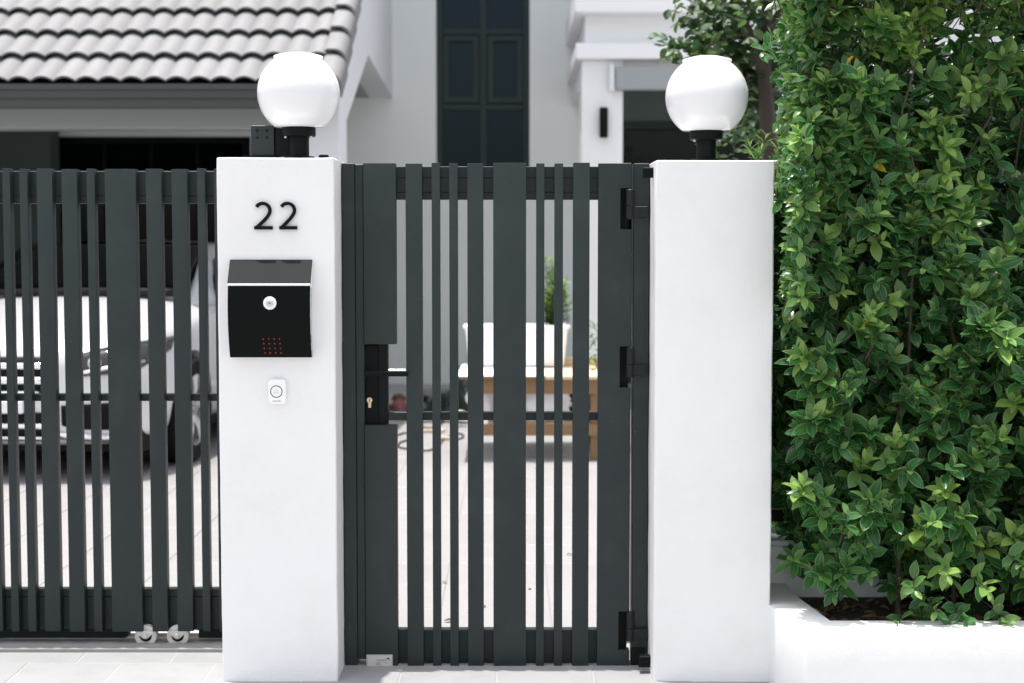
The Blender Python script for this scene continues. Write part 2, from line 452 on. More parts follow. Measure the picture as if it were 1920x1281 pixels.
for k in range(3):
    for s in (0, 1):
        a0, a1 = (wx0 + 0.057, wmx - 0.034) if s == 0 else (wmx + 0.034, wx1 - 0.057)
        b0, b1 = tz[k] + 0.029, tz[k + 1] - 0.029
        if k == 1:
            frame_ring(MB(), a0 + 0.012, a1 - 0.012, b0 + 0.012, b1 - 0.012, 0.05, fy0 - 0.012, fy0 + 0.03).build('casement_frame', M['frame'], window)
        boxo('pane', a0, a1, fy0 + 0.034, fy0 + 0.042, b0, b1, M['glass'], window)
# carport entrance: dark glazed doors
door = frame_ring(MB(), dx0 + 0.001, dx1 - 0.001, -0.008, dz1 - 0.001, 0.06, YW + 0.06, YW + 0.14).build('glazed_door', M['door_frame'], house)
for k in range(4):
    a0 = dx0 + 0.062 + k * (dx1 - dx0 - 0.124) / 4; a1 = a0 + (dx1 - dx0 - 0.124) / 4
    boxo('stile', a1 - 0.03, a1 - 0.002, YW + 0.07, YW + 0.12, 0.055, dz1 - 0.063, M['door_frame'], door)
    boxo('pane', a0 + 0.001, a1 - 0.031, YW + 0.095, YW + 0.103, 0.055, dz1 - 0.063, M['dark_glass'], door)
# upper eaves of the house
boxo('eaves', -8.2, 5.2, YW - 0.9, YW + 3.0, 6.001, 6.15, M['white_wall'], house)
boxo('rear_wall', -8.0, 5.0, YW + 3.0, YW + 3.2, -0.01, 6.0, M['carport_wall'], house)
boxo('side_wall', 4.8, 5.0, YW - 1.95, YW + 2.99, -0.01, 6.0, M['wall'], house)

# carport: front column, beam, side wall with its tall opening, ceiling
XG = -1.155                                    # outer face of the side wall
DF = XG / ((637 - 960) / FPX); YF = DF + CAM.y
DJ = XG / ((652 - 960) / FPX); DA = XG / ((693 - 960) / FPX)
zj, za, zb = PZ(226, DJ), PZ(103, DA), PZ(184, DW)
SL = 0.633                                     # roof slope
DE = 9.72; YE = DE + CAM.y; ZE = PZ(162, DE)   # eave edge of the tiles
def roof_z(y): return ZE + (y - YE) * SL
m = MB()
yA, yJ = DA + CAM.y, DJ + CAM.y
poly = [(YF, -0.01), (yJ, -0.01), (yJ, zj), (yA, za), (YW - 0.002, zb), (YW - 0.002, 6.0), (YW - 0.55, 6.0), (YW - 0.55, roof_z(YW - 0.55) - 0.10), (YF, roof_z(YF) - 0.10)]
m.prism(poly, 'x', XG - 0.22, XG).build('carport_wall', M['light_wall'], house)
boxo('beam', -8.0, XG - 0.221, YF + 0.03, YF + 0.25, PZ(241, DF), PZ(196, DF), M['beam'], house, 0.006)
boxo('beam', -8.0, XG - 0.221, YF + 0.06, YF + 0.22, PZ(195.9, DF), roof_z(YF) - 0.12, M['beam'], house)
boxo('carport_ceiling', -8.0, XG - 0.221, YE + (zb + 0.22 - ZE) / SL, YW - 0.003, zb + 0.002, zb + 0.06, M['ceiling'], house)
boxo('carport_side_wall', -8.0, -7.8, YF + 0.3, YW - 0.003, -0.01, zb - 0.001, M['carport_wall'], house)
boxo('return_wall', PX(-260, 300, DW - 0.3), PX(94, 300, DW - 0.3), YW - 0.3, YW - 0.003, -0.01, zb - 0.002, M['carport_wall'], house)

# carport roof of double roll tiles
VX = -1.10                                     # right edge of the roof
roof_len = (YW - 0.55 - YE) / math.cos(math.atan(SL))
sa, ca = math.sin(math.atan(SL)), math.cos(math.atan(SL))
def slope_pt(x, s, n): return (x, YE + s * ca - n * sa, ZE + s * sa + n * ca)
rm = MB()
corners = [slope_pt(x, s, n) for n in (-0.05, -0.035) for (x, s) in ((-8.1, 0.02), (VX - 0.02, 0.02), (VX - 0.02, roof_len), (-8.1, roof_len))]
rm.add(corners, [(3, 2, 1, 0), (4, 5, 6, 7), (0, 1, 5, 4), (1, 2, 6, 5), (2, 3, 7, 6), (3, 0, 4, 7)])
roof = rm.build('carport_roof', M['under_tile'], house)
TW, TE = 0.290, 0.365                          # tile width (two rolls) and exposed length
def tile_mesh():
    m = MB(); n = 25; v = []
    top = []
    for j, (s, lift) in enumerate(((0.0, 0.050), (TE + 0.06, 0.002))):
        for i in range(n):
            x = TW * i / (n - 1)
            ph = (x / (TW / 2)) % 1.0
            h = 0.030 * abs(math.sin(math.pi * ph)) ** 0.9
            top.append((x, s, h + lift - 0.005))
    bot = [(x, s, h - 0.014) for (x, s, h) in top]
    allp = top + bot; N2 = 2 * n
    f = []
    for i in range(n - 1):
        f += [(i, i + 1, n + i + 1, n + i), (N2 + i, N2 + n + i, N2 + n + i + 1, N2 + i + 1), (i, N2 + i, N2 + i + 1, i + 1), (n + i, n + i + 1, N2 + n + i + 1, N2 + n + i)]
    f += [(0, n, N2 + n, N2), (n - 1, N2 + n - 1, N2 + 2 * n - 1, 2 * n - 1)]
    # local slope space -> tilt
    m.v = [(x, s * ca - h * sa, s * sa + h * ca) for (x, s, h) in allp]; m.f = f
    return m
ro = orig(roof)
tproto = tile_mesh().build('roof_tile', M['tile'], roof, smooth=40, local=True)
first = True
for r in range(10):
    for k in range(25):
        x = VX - 0.115 - TW * (k + 1) + (0.0 if r % 2 == 0 else 0.0)
        p = slope_pt(x, r * TE, 0.0)
        loc = (p[0] - ro.x, p[1] - ro.y + random.uniform(-0.002, 0.002), p[2] - ro.z)
        if first: tproto.location = loc; first = False
        else: copy_obj(tproto, roof, loc)
def verge_mesh():
    m = MB(); prof = []
    for a in range(0, 7):
        t = math.pi / 2 * a / 6
        prof.append((0.045 + 0.075 * math.sin(t), 0.060 - 0.075 * (1 - math.cos(t))))
    prof = [(-0.02, 0.048), (0.0, 0.060)] + prof + [(0.120, -0.115)]
    n = len(prof); v = []
    for (s, lift) in ((0.0, 0.045), (TE + 0.05, 0.0)):
        for (x, h) in prof: v.append((x, s, h + lift))
        for (x, h) in prof: v.append((x - (0.012 if x > 0.05 else 0.0), s, h + lift - (0.014 if h > 0 else 0.0)))
    f = []
    for i in range(n - 1):
        f += [(i, i + 1, 2 * n + i + 1, 2 * n + i), (n + i, 3 * n + i, 3 * n + i + 1, n + i + 1), (i, n + i, n + i + 1, i + 1), (2 * n + i, 2 * n + i + 1, 3 * n + i + 1, 3 * n + i)]
    m.v = [(x, s * ca - h * sa, s * sa + h * ca) for (x, s, h) in v]; m.f = f
    return m
vproto = verge_mesh().build('verge_tile', M['tile'], roof, smooth=40, local=True)
for r in range(10):
    p = slope_pt(VX - 0.12, r * TE - 0.02, 0.0)
    loc = (p[0] - ro.x, p[1] - ro.y, p[2] - ro.z)
    if r == 0: vproto.location = loc
    else: copy_obj(vproto, roof, loc)
# gutter and fascia under the tiles
gm = MB()
gy = YE - 0.10
gz = PZ(157, DE - 0.1)
gprof = [(gy, gz), (gy, gz - 0.035), (gy + 0.018, gz - 0.042), (gy + 0.018, gz - 0.085), (gy + 0.04, gz - 0.10), (gy + 0.045, gz - 0.145), (gy + 0.16, gz - 0.145), (gy + 0.16, gz - 0.02), (gy + 0.148, gz - 0.02), (gy + 0.148, gz - 0.133), (gy + 0.012, gz - 0.03), (gy + 0.012, gz)]
gm.prism(gprof, 'x', -8.1, VX - 0.03).build('gutter', M['gutter'], roof)

# right porch: column, cornices, doorway darkened in colour for its shade
DP = 12.6; YP = DP + CAM.y
pc0, pc1 = PX(1090, 200, DP), PX(1168, 200, DP)
zl = PZ(113, DP)                               # underside of the cornice
boxo('porch_column', pc0, pc1, YP, YP + 0.36, -0.01, zl - 0.001, M['white_wall'], house, 0.008)
boxo('porch_beam', pc0 + 0.002, 4.79, YP + 0.004, YP + 0.36, zl + 0.001, PZ(82, DP) - 0.001, M['white_wall'], house)
boxo('porch_beam', pc0 + 0.002, pc0 + 0.30, YP + 0.362, YW - 0.003, PZ(160, DP), PZ(82, DP) - 0.001, M['white_wall'], house)
boxo('cornice', pc0 - 0.05, 4.85, YP - 0.10, YW - 0.004, PZ(110, DP - 0.1), PZ(81, DP - 0.1), M['white_wall'], house, 0.008)
boxo('frieze', pc0 + 0.03, 4.79, YP + 0.02, YW - 0.005, PZ(81, DP - 0.1) + 0.001, PZ(23, DP - 0.16) - 0.001, M['white_wall'], house)
boxo('cornice', pc0 - 0.06, 4.86, YP - 0.16, YW - 0.006, PZ(23, DP - 0.16), PZ(-30, DP - 0.16), M['white_wall'], house, 0.008)
boxo('parapet', pc0 + 0.03, 4.79, YP + 0.0, YW - 0.007, PZ(-30, DP - 0.16) + 0.001, 4.6, M['white_wall'], house)
boxo('porch_back_wall', 1.10, 4.79, YW + 0.1, YW + 0.3, -0.01, zl, M['carport_wall'], house)  # back wall, lintel and ceiling coloured dark to stand for deep porch shade
pdoor = frame_ring(MB(), 0.951, 4.4, -0.008, 2.55, 0.07, YW + 0.02, YW + 0.098).build('porch_shade_door', M['frame'], house)  # dark door panels added to fill the shaded porch opening
for k in range(4):
    a0 = 1.022 + k * 0.825
    boxo('stile', a0 + 0.78, a0 + 0.82, YW + 0.03, YW + 0.09, 0.064, 2.478, M['frame'], pdoor)
    boxo('pane', a0 + 0.001, a0 + 0.778, YW + 0.05, YW + 0.058, 0.064, 2.478, M['dark_glass'], pdoor)
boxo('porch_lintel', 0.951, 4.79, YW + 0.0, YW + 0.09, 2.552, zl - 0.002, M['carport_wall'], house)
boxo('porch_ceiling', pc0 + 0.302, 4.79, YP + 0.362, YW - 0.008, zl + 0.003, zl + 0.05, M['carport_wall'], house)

# awning cassette under the cornice
ax0 = PX(1143, 150, DP - 0.1)
aw = thing('awning_cassette', 'grey retractable awning box fixed under the white porch cornice', 'awning', (ax0, YP - 0.08, PZ(170, DP - 0.1)))
boxo('cassette', ax0 + 0.05, 4.2, YP - 0.085, YP - 0.002, PZ(168, DP - 0.1), PZ(124, DP - 0.1), mat('awning_grey', (0.30, 0.32, 0.33), 0.5), aw, 0.01)
boxo('bracket', ax0, ax0 + 0.045, YP - 0.07, YP - 0.002, PZ(170, DP - 0.1), PZ(120, DP - 0.1), M['wall'], aw, 0.006)

# porch wall lamp
wl = at(1132, 230, DP - 0.05)
lamp = thing('wall_lamp', 'black cylinder wall lamp on the white porch column', 'wall lamp', (wl.x, wl.y, wl.z))
MB().lathe([(0.0, -0.125), (0.032, -0.125), (0.036, -0.12), (0.036, 0.12), (0.032, 0.125), (0.0, 0.125)], (wl.x, wl.y, wl.z), 'z', 24).build('housing', M['black'], lamp, smooth=40)
boxo('mounting_plate', wl.x - 0.02, wl.x + 0.02, wl.y + 0.03, YP - 0.001, wl.z - 0.06, wl.z + 0.06, M['black'], lamp)

# =================================================================== GATE PILLARS
def pillar(name, label, x0, x1, zt, seed):
    t = thing(name, label, 'pillar', ((x0 + x1) / 2, 0.18, 0))
    bm = bmesh.new()
    bmesh.ops.create_cube(bm, size=1.0)
    for v in bm.verts:
        v.co = Vector((x0 + (v.co.x + 0.5) * (x1 - x0), 0.0 + (v.co.y + 0.5) * 0.36, (v.co.z + 0.5) * (zt + 0.015) - 0.015))
    bmesh.ops.bevel(bm, geom=list(bm.edges), offset=0.0035, segments=1, affect='EDGES', profile=0.5)
    # slice so that the hand trowelled plaster can wander by a millimetre
    for axis, a, b, n in ((2, 0.0, zt, 46), (0, x0, x1, 10), (1, 0.0, 0.36, 8)):
        for k in range(1, n):
            co = Vector((0, 0, 0)); co[axis] = a + (b - a) * k / n
            no = Vector((0, 0, 0)); no[axis] = 1
            bmesh.ops.bisect_plane(bm, geom=list(bm.verts) + list(bm.edges) + list(bm.faces), plane_co=co, plane_no=no)
    for v in bm.verts:
        q = v.co * 9 + Vector((seed, 0, 0))
        d = noise.noise_vector(q) * 0.0016 + noise.noise_vector(v.co * 40 + Vector((seed, 3, 0))) * 0.0006
        v.co += d
    for v in bm.verts: v.co -= t.location
    me = bpy.data.meshes.new('shaft'); bm.to_mesh(me); bm.free()
    finish(me, 'shaft', M['pillar'], t, smooth=24)
    return t
LPX0, LPX1 = PX(406.5, 400, 4.5), PX(627, 400, 4.5)
RPX0, RPX1 = PX(1229.5, 400, 4.5), PX(1452, 400, 4.5)
LZT, RZT = PZ(295.5, 4.5), PZ(300.5, 4.5)
pillar('gate_pillar', 'white plastered gate pillar carrying the number 22 and black mailbox', LPX0, LPX1, LZT, 1.0)
pillar('gate_pillar', 'bare white plastered gate pillar between the slatted gate and the hedge', RPX0, RPX1, RZT, 9.0)

# globe lamps
def globe_lamp(label, px, cpy, r_px, zt, ypos, tilt):
    D = ypos - CAM.y
    c = at(px, cpy, D); r = r_px * D / FPX
    t = thing('globe_lamp', label, 'lamp', (c.x, c.y, zt + 0.0), 'globe lamps on the gate pillars')
    zc = c.z - zt
    # opal globe: sphere cut by a small opening with a rim at the top and a neck below
    prof = []
    for k in range(0, 41):
        a = -math.pi / 2 + 0.62 + (math.pi - 0.62 - 0.62) * k / 40
        prof.append((r * math.cos(a), zc + r * math.sin(a)))
    rt, zt_ = prof[-1]
    prof += [(rt - 0.001, zt_ + 0.002), (rt + 0.002, zt_ + 0.004), (rt + 0.002, zt_ + 0.010), (rt - 0.004, zt_ + 0.0125), (rt * 0.55, zt_ + 0.020), (0.0, zt_ + 0.022)]
    zb_ = prof[0][1]
    prof = [(0.0, zb_ - 0.004)] + prof
    MB().lathe(prof, (0, 0, 0), 'z', 64).build('globe', M['opal'], t, smooth=60, local=True)
    rc = 31.0 * D / FPX; rs = 18.5 * D / FPX
    zc0 = zb_ + 0.004
    MB().lathe([(0, zc0), (rc * 0.93, zc0), (rc, zc0 - 0.004), (rc, zc0 - 0.030), (rc * 0.95, zc0 - 0.033), (0, zc0 - 0.033)], (0, 0, 0), 'z', 48).build('collar', M['black'], t, smooth=40, local=True)
    MB().lathe([(0, zc0 - 0.032), (rs, zc0 - 0.032), (rs, 0.012), (0, 0.012)], (0, 0, 0), 'z', 40).build('stem', M['black'], t, smooth=40, local=True)
    MB().lathe([(0, 0.013), (rc * 0.9, 0.013), (rc * 1.02, 0.006), (rc * 1.02, -0.002), (0, -0.002)], (0, 0, 0), 'z', 48).build('base_flange', M['black'], t, smooth=40, local=True)
    for s in (-1, 1):
        MB().lathe([(0, 0), (0.004, 0), (0.004, 0.006), (0, 0.006)], (s * rc * 0.75, -rc * 0.35, zc0 - 0.039), 'z', 10).build('set_screw', M['steel'], t, local=True)
    return t
globe_lamp('white opal globe lamp on the pillar with the number 22', 560, 175.5, 76.5, LZT, 0.17, 0)
globe_lamp('white opal globe lamp on the pillar beside the hedge', 1325, 182, 76.5, RZT, 0.17, 0)

# guide bracket on the back of the left pillar
Dg = 4.72
b0 = at(472, 282, Dg); b1 = at(515, 236, Dg)
gb = thing('guide_bracket', 'dark grey steel guide bracket with four screws behind the globe on the pillar', 'bracket', ((b0.x + b1.x) / 2, Dg + CAM.y, LZT))
f0, f1 = PX(451, 288, Dg - 0.02), PX(523, 288, Dg - 0.02)
MB().prism([(f0, LZT + 0.0005), (f1, LZT + 0.0005), (f1, LZT + 0.010), (f1 - 0.006, LZT + 0.017), (f0 + 0.006, LZT + 0.017), (f0, LZT + 0.010)], 'y', Dg + CAM.y - 0.03, Dg + CAM.y + 0.07).build('foot_plate', M['gate_dark'], gb)
boxo('post', b0.x, b1.x, Dg + CAM.y - 0.012, Dg + CAM.y + 0.035, LZT + 0.018, b1.z, M['gate'], gb, 0.0015)
boxo('arm', b1.x + 0.001, b1.x + 0.085, Dg + CAM.y - 0.005, Dg + CAM.y + 0.035, LZT + 0.0175, b1.z - 0.006, M['gate_dark'], gb, 0.001)
for (sx, sy) in ((482, 245), (500, 245), (482, 258), (500, 258)):
    q = at(sx, sy, Dg - 0.014)
    MB().lathe([(0, -0.004), (0.0035, -0.003), (0.004, 0.003), (0, 0.003)], q, 'y', 12).build('screw', M['gate_dark'], gb, smooth=30)
q = at(607, 293, 4.6)
vc = MB().lathe([(0, LZT), (0.016, LZT), (0.016, LZT + 0.010), (0.013, LZT + 0.014), (0, LZT + 0.014)], (q.x, q.y, 0), 'z', 24).build('cable_cap', M['black'], smooth=40)
tag(vc, 'small round black cable cap on the left pillar top beside the globe', 'cap')

# =================================================================== NUMBER 22
def stroke_mesh(pts, w, y0, y1, closed=False):
    """Flat ribbon of width w along pts (x, z), extruded from y0 to y1."""
    n = len(pts); L_, R_ = [], []
    for i in range(n):
        p = Vector(pts[i]); a = Vector(pts[max(i - 1, 0)]); b = Vector(pts[min(i + 1, n - 1)])
        d1 = (p - a).normalized() if i > 0 else (b - p).normalized()
        d2 = (b - p).normalized() if i < n - 1 else d1
        t = (d1 + d2)
        t = t.normalized() if t.length > 1e-6 else d1
        nrm = Vector((-t.y, t.x)); k = max(0.45, nrm.dot(Vector((-d1.y, d1.x))))
        L_.append(p + nrm * w / 2 / k); R_.append(p - nrm * w / 2 / k)
    m = MB(); v = []
    for y in (y0, y1):
        for p in L_: v.append((p.x, y, p.y))
        for p in R_: v.append((p.x, y, p.y))
    f = []
    for i in range(n - 1):
        f += [(i, i + 1, n + i + 1, n + i), (2 * n + i, 3 * n + i, 3 * n + i + 1, 2 * n + i + 1), (i, 2 * n + i, 2 * n + i + 1, i + 1), (n + i, n + i + 1, 3 * n + i + 1, 3 * n + i)]
    f += [(0, n, 3 * n, 2 * n), (n - 1, 3 * n - 1, 4 * n - 1, 2 * n - 1)]
    m.v, m.f = v, f
    return m
def digit_two(px0, px1, label):
    D = 4.485
    a = at(px0, 430.5, D); b = at(px1, 379, D)
    W, H = b.x - a.x, b.z - a.z
    cx, cz, rr = a.x + W * 0.47, b.z - W * 0.46, W * 0.40
    pts = []
    for k in range(0, 15):
        th = R(150 - (150 + 28) * k / 14)
        pts.append((cx + rr * 0.98 * math.cos(th), cz + rr * 0.98 * math.sin(th)))
    ex, ez = pts[-1]
    pts += [(ex - W * 0.10, ez - H * 0.10), (ex - W * 0.22, ez - H * 0.20), (a.x + W * 0.15, a.z + H * 0.085)]
    m = stroke_mesh(pts, 0.0098, -0.0105, -0.0025)
    hb = MB().box(a.x, b.x, -0.0107, -0.0023, a.z, a.z + H * 0.125)
    m.add(hb.v, hb.f)
    # stand-off pins that carry the numeral on the wall
    for q in ((a.x + W * 0.5, a.z + H * 0.05), (cx + rr * 0.7, cz + rr * 0.5)):
        pn = MB().box(q[0] - 0.002, q[0] + 0.002, -0.004, 0.004, q[1] - 0.002, q[1] + 0.002); m.add(pn.v, pn.f)
    o = m.build('house_numeral', M['black'], None)
    tag(o, label, 'house number', 'numerals on the left pillar')
    return o
digit_two(476, 510, 'black raised numeral 2 on the white pillar, left one of the pair')
digit_two(523, 556, 'black raised numeral 2 on the white pillar, right one of the pair')

# =================================================================== MAILBOX
mx0, mx1 = PX(432.5, 560, 4.49), PX(586, 560, 4.49)
zt, zl_, zbm = PZ(487, 4.49), PZ(534, 4.43), PZ(671, 4.455)
mb_ = thing('mailbox', 'black curved metal mailbox with sunlit black flap hung on the white pillar', 'mailbox', ((mx0 + mx1) / 2, 0, zbm))
nz_ = 18
def front_y(t):  # t 0 at the flap, 1 at the bottom: gentle bulge
    return -(0.040 + 0.022 * math.sin(math.pi * (0.15 + 0.62 * t)) - 0.026 * t ** 2.2)
prof = [(front_y(i / nz_), zl_ - 0.003 + (zbm - zl_ + 0.003) * i / nz_) for i in range(nz_ + 1)]
side = [(-0.0005, zbm)] + [(-0.0005, zt - 0.006)] + [(-0.012, zt - 0.006)] + prof
MB().prism(side, 'x', mx0 + 0.003, mx1 - 0.003).build('body', M['steel'], mb_, smooth=35)
# front door: a thin curved sheet in front of the body
sh = []
out = [(y - 0.0022, z) for (y, z) in prof]; inn = [(y - 0.0006, z) for (y, z) in prof]
MB().prism(out + inn[::-1], 'x', mx0, mx1 - 0.001).build('front_door', M['mailbox'], mb_, smooth=35)
# flap: sheet sloping out from the wall, white front lip
yl = front_y(0) - 0.006
flap = MB().prism([(-0.010, zt), (yl, zl_ + 0.0035), (yl + 0.0016, zl_ + 0.0015), (-0.010, zt - 0.003)], 'x', mx0 - 0.001, mx1 + 0.0005).build('flap', M['mailbox_lid'], mb_)
boxo('lip', mx0 - 0.0005, mx1 - 0.0005, yl - 0.0015, yl + 0.0012, zl_ - 0.0035, zl_ + 0.0032, M['steel_white'], flap, 0.0004)
MB().prism([(-0.0105, zt - 0.0035), (yl + 0.003, zl_ + 0.001), (yl + 0.006, zl_ - 0.010), (-0.008, zl_ - 0.01)], 'x', mx1 - 0.0028, mx1 - 0.0008).build('flap_cheek', M['steel_white'], flap)
lk = at(504, 569, 4.42)
tl = (zl_ - lk.z) / (zl_ - zbm); ly = front_y(tl) - 0.0022
lock = MB().lathe([(0, 0.0), (0.0195, 0.0), (0.0195, -0.003), (0.0175, -0.0045), (0.0105, -0.0045), (0.010, -0.003), (0, -0.003)], (lk.x, ly, lk.z), 'y', 40).build('lock', M['steel_white'], mb_, smooth=40)
MB().lathe([(0, -0.002), (0.0092, -0.002), (0.0092, -0.006), (0.008, -0.007), (0.0055, -0.007), (0.005, -0.0062), (0, -0.0062)], (lk.x, ly, lk.z), 'y', 28).build('lock_cylinder', M['steel'], lock, smooth=40)
boxo('key_slot', lk.x - 0.0030, lk.x + 0.0030, ly - 0.0068, ly - 0.005, lk.z - 0.0012, lk.z + 0.0016, M['ink_dark'], lock)
for r in range(4):
    for c_ in range(4):
        q = at(491.5 + c_ * 10.2 + r * 0.6, 636.5 + r * 9.0, 4.43)
        t_ = (zl_ - q.z) / (zl_ - zbm)
        MB().lathe([(0, -0.0010), (0.0017, -0.0007), (0.0021, 0.001), (0, 0.001)], (q.x, front_y(t_) - 0.0024, q.z), 'y', 10).build('red_dot', M['red'], mb_)
MB().lathe([(0, -0.010), (0.003, -0.010), (0.003, 0.010), (0, 0.010)], (mx1 - 0.001, front_y(0.97) + 0.012, zbm + 0.010), 'z', 10).build('hinge', M['steel'], mb_)
MB().lathe([(0, -0.012), (0.0026, -0.012), (0.0026, 0.012), (0, 0.012)], (mx1 - 0.001, front_y(0.75) + 0.018, zbm + 0.055), 'z', 10).build('hinge', M['steel'], mb_)

# =================================================================== DOORBELL
bx0, bx1 = PX(503.5, 735, 4.49), PX(536.5, 735, 4.49); bz0, bz1 = PZ(758, 4.49), PZ(711, 4.49)
db = thing('doorbell', 'small white doorbell button below the mailbox', 'doorbell', ((bx0 + bx1) / 2, 0, bz0))
def round_rect(x0, x1, z0, z1, r, n=6):
    pts = []
    for (cx, cz, a0) in ((x1 - r, z1 - r, 0), (x0 + r, z1 - r, 90), (x0 + r, z0 + r, 180), (x1 - r, z0 + r, 270)):
        for k in range(n + 1):
            a = R(a0 + 90 * k / n); pts.append((cx + r * math.cos(a), cz + r * math.sin(a)))
    return pts
MB().prism(round_rect(bx0, bx1, bz0, bz1, 0.012), 'y', -0.0165, 0.0).build('housing', M['bell'], db, bevel=0.003, seg=3, smooth=40)
bc = at(518, 734.5, 4.482)
ring_r = 11.0 * 4.48 / FPX
MB().lathe([(ring_r - 0.0012, -0.0006), (ring_r, -0.0009), (ring_r + 0.0010, -0.0006), (ring_r + 0.0010, 0.0006), (ring_r - 0.0012, 0.0006)], (bc.x, -0.0166, bc.z), 'y', 40, True).build('ring', M['ink_dark'], db)
btn = MB().lathe([(0, -0.0010), (ring_r - 0.0022, -0.0008), (ring_r - 0.0016, 0.0006), (0, 0.0006)], (bc.x, -0.0166, bc.z), 'y', 40).build('button', M['bell'], db, smooth=40)
s_ = ring_r * 0.42
bellp = [(-1.0, -0.55), (-0.72, -0.30), (-0.62, 0.25), (-0.35, 0.72), (0, 0.86), (0.35, 0.72), (0.62, 0.25), (0.72, -0.30), (1.0, -0.55), (-1.0, -0.55)]
stroke_mesh([(bc.x + p[0] * s_, bc.z + p[1] * s_) for p in bellp], 0.0006, -0.0179, -0.0172).build('bell_mark', M['ink'], btn)

def text_part(body, size, cx, cz, y, m, parent, name='lettering', spacing=1.0, depth=0.0002):
    cu = bpy.data.curves.new('tmp_text', 'FONT'); cu.body = body; cu.size = size; cu.align_x = 'CENTER'; cu.align_y = 'CENTER'
    cu.space_character = spacing; cu.extrude = depth; cu.resolution_u = 4
    o = bpy.data.objects.new('tmp_text', cu); C.objects.link(o)
    bpy.context.view_layer.update()
    dg = bpy.context.evaluated_depsgraph_get()
    me = bpy.data.meshes.new_from_object(o.evaluated_get(dg))
    bpy.data.objects.remove(o); bpy.data.curves.remove(cu)
    off = orig(parent)
    me.transform(Matrix.Translation(Vector((cx, y, cz)) - off) @ Matrix.Rotation(R(90), 4, 'X'))
    me.name = name; me.materials.clear()
    ob = bpy.data.objects.new(name, me); me.materials.append(m); C.objects.link(ob); ob.parent = parent
    return ob
tcn = at(518.5, 752.5, 4.482)
text_part('CACAZI', 0.0066, tcn.x, tcn.z, -0.0168, M['ink'], db, spacing=1.1)

# =================================================================== PEDESTRIAN GATE
DG = 4.67; YG = DG + CAM.y                     # front plane of the slats
def slat_x(px): return PX(px, 320, DG)
GZT, GZB = PZ(306, DG), PZ(1251, DG)
pg = thing('pedestrian_gate', 'charcoal slatted pedestrian gate hung between the two white pillars', 'gate', (slat_x(940), YG, GZB))
SD = 0.036                                     # slat depth
def slat(parent, x0, x1, y, z0, z1, name='slat'):
    return boxo(name, x0, x1, y, y + SD, z0 + random.uniform(-0.001, 0.001), z1 + random.uniform(-0.0015, 0.0015), M['gate'], parent, 0.0016, 2, smooth=40)
for (a, b) in ((760, 791), (809, 824.6), (842, 858), (876, 906), (1005.6, 1021), (1040, 1056), (1075, 1106)):
    slat(pg, slat_x(a), slat_x(b), YG, GZB, GZT)
xm = slat_x(955.6)
slat(pg, slat_x(924.6), slat_x(986.6), YG, GZB, GZT)
# left stile: plate above and below the lock, a deeper tube behind
sx0, sx1 = slat_x(680.5), slat_x(742)
boxo('stile_plate', sx0, sx1, YG, YG + SD, PZ(646, DG), GZT, M['gate'], pg, 0.003, 2, smooth=40)
boxo('stile_plate', sx0, sx1, YG, YG + SD, GZB, PZ(797.5, DG), M['gate'], pg, 0.003, 2, smooth=40)
lx = PX(728, 720, DG + 0.05)
lkbox = boxo('lock_case', sx0 + 0.001, lx, YG + SD + 0.002, YG + SD + 0.042, PZ(810, DG), PZ(636, DG), M['gate_dark'], pg, 0.0015)
boxo('lock_face', sx0 + 0.002, PX(709, 720, DG + 0.03), YG + SD - 0.006, YG + SD + 0.0015, PZ(795, DG + 0.03), PZ(648, DG + 0.03), M['black'], pg, 0.001)
# lever handle (outside) and the glint on its twin inside
hz = PZ(700, DG)
hdl = boxo('handle', PX(684, 700, DG - 0.03), PX(765, 700, DG - 0.03), YG - 0.034, YG - 0.020, PZ(706, DG - 0.03), PZ(697, DG - 0.03), M['black'], pg, 0.0022, 2, smooth=40)
hxn = PX(690, 700, DG)
MB().lathe([(0, -0.022), (0.007, -0.022), (0.007, 0.030), (0, 0.030)], (hxn, YG, PZ(701, DG)), 'y', 20).build('spindle', M['black'], hdl, smooth=40)
boxo('inner_handle_glint', PX(690, 695, DG + 0.11), PX(761, 695, DG + 0.11), YG + 0.105, YG + 0.118, PZ(695.5, DG + 0.11), PZ(692.5, DG + 0.11), M['steel'], pg, 0.002)  # thin bright sliver drawn as the glint on the inner lever
# euro cylinder
kc = at(693, 750.5, DG + 0.028)
cyl = MB().lathe([(0, -0.003), (0.0085, -0.003), (0.0092, -0.002), (0.0092, 0.004), (0, 0.004)], (kc.x, YG + 0.028, kc.z), 'y', 28).build('key_cylinder', M['brass'], pg, smooth=40)
boxo('cylinder_tail', kc.x - 0.0050, kc.x + 0.0050, YG + 0.0258, YG + 0.031, kc.z - 0.024, kc.z - 0.0075, M['brass'], cyl, 0.002, 2)
boxo('keyway', kc.x - 0.0012, kc.x + 0.0012, YG + 0.0245, YG + 0.027, kc.z - 0.0045, kc.z + 0.0045, M['ink_dark'], cyl)
# right stile with three hinge pockets (notches cut in its right edge)
qx0, qx1, nx_ = slat_x(1122.5), slat_x(1184.5), slat_x(1164)
hinge_px = ((353, 430, 355, 411, 386), (650, 727, 653, 708, 680), (1147, 1219, 1149, 1203, 1175))
pts = [(qx0, GZB), (qx1, GZB)]
for (a, b, *_r) in reversed(hinge_px):
    pts += [(qx1, PZ(b, DG)), (nx_, PZ(b, DG)), (nx_, PZ(a, DG)), (qx1, PZ(a, DG))]
pts += [(qx1, GZT), (qx0, GZT)]
MB().prism(pts, 'y', YG, YG + SD).build('stile', M['gate'], pg, bevel=0.0012)
boxo('stile_tube', qx0 + 0.004, qx1 - 0.006, YG + SD + 0.002, YG + SD + 0.04, GZB + 0.004, GZT - 0.004, M['gate_dark'], pg)
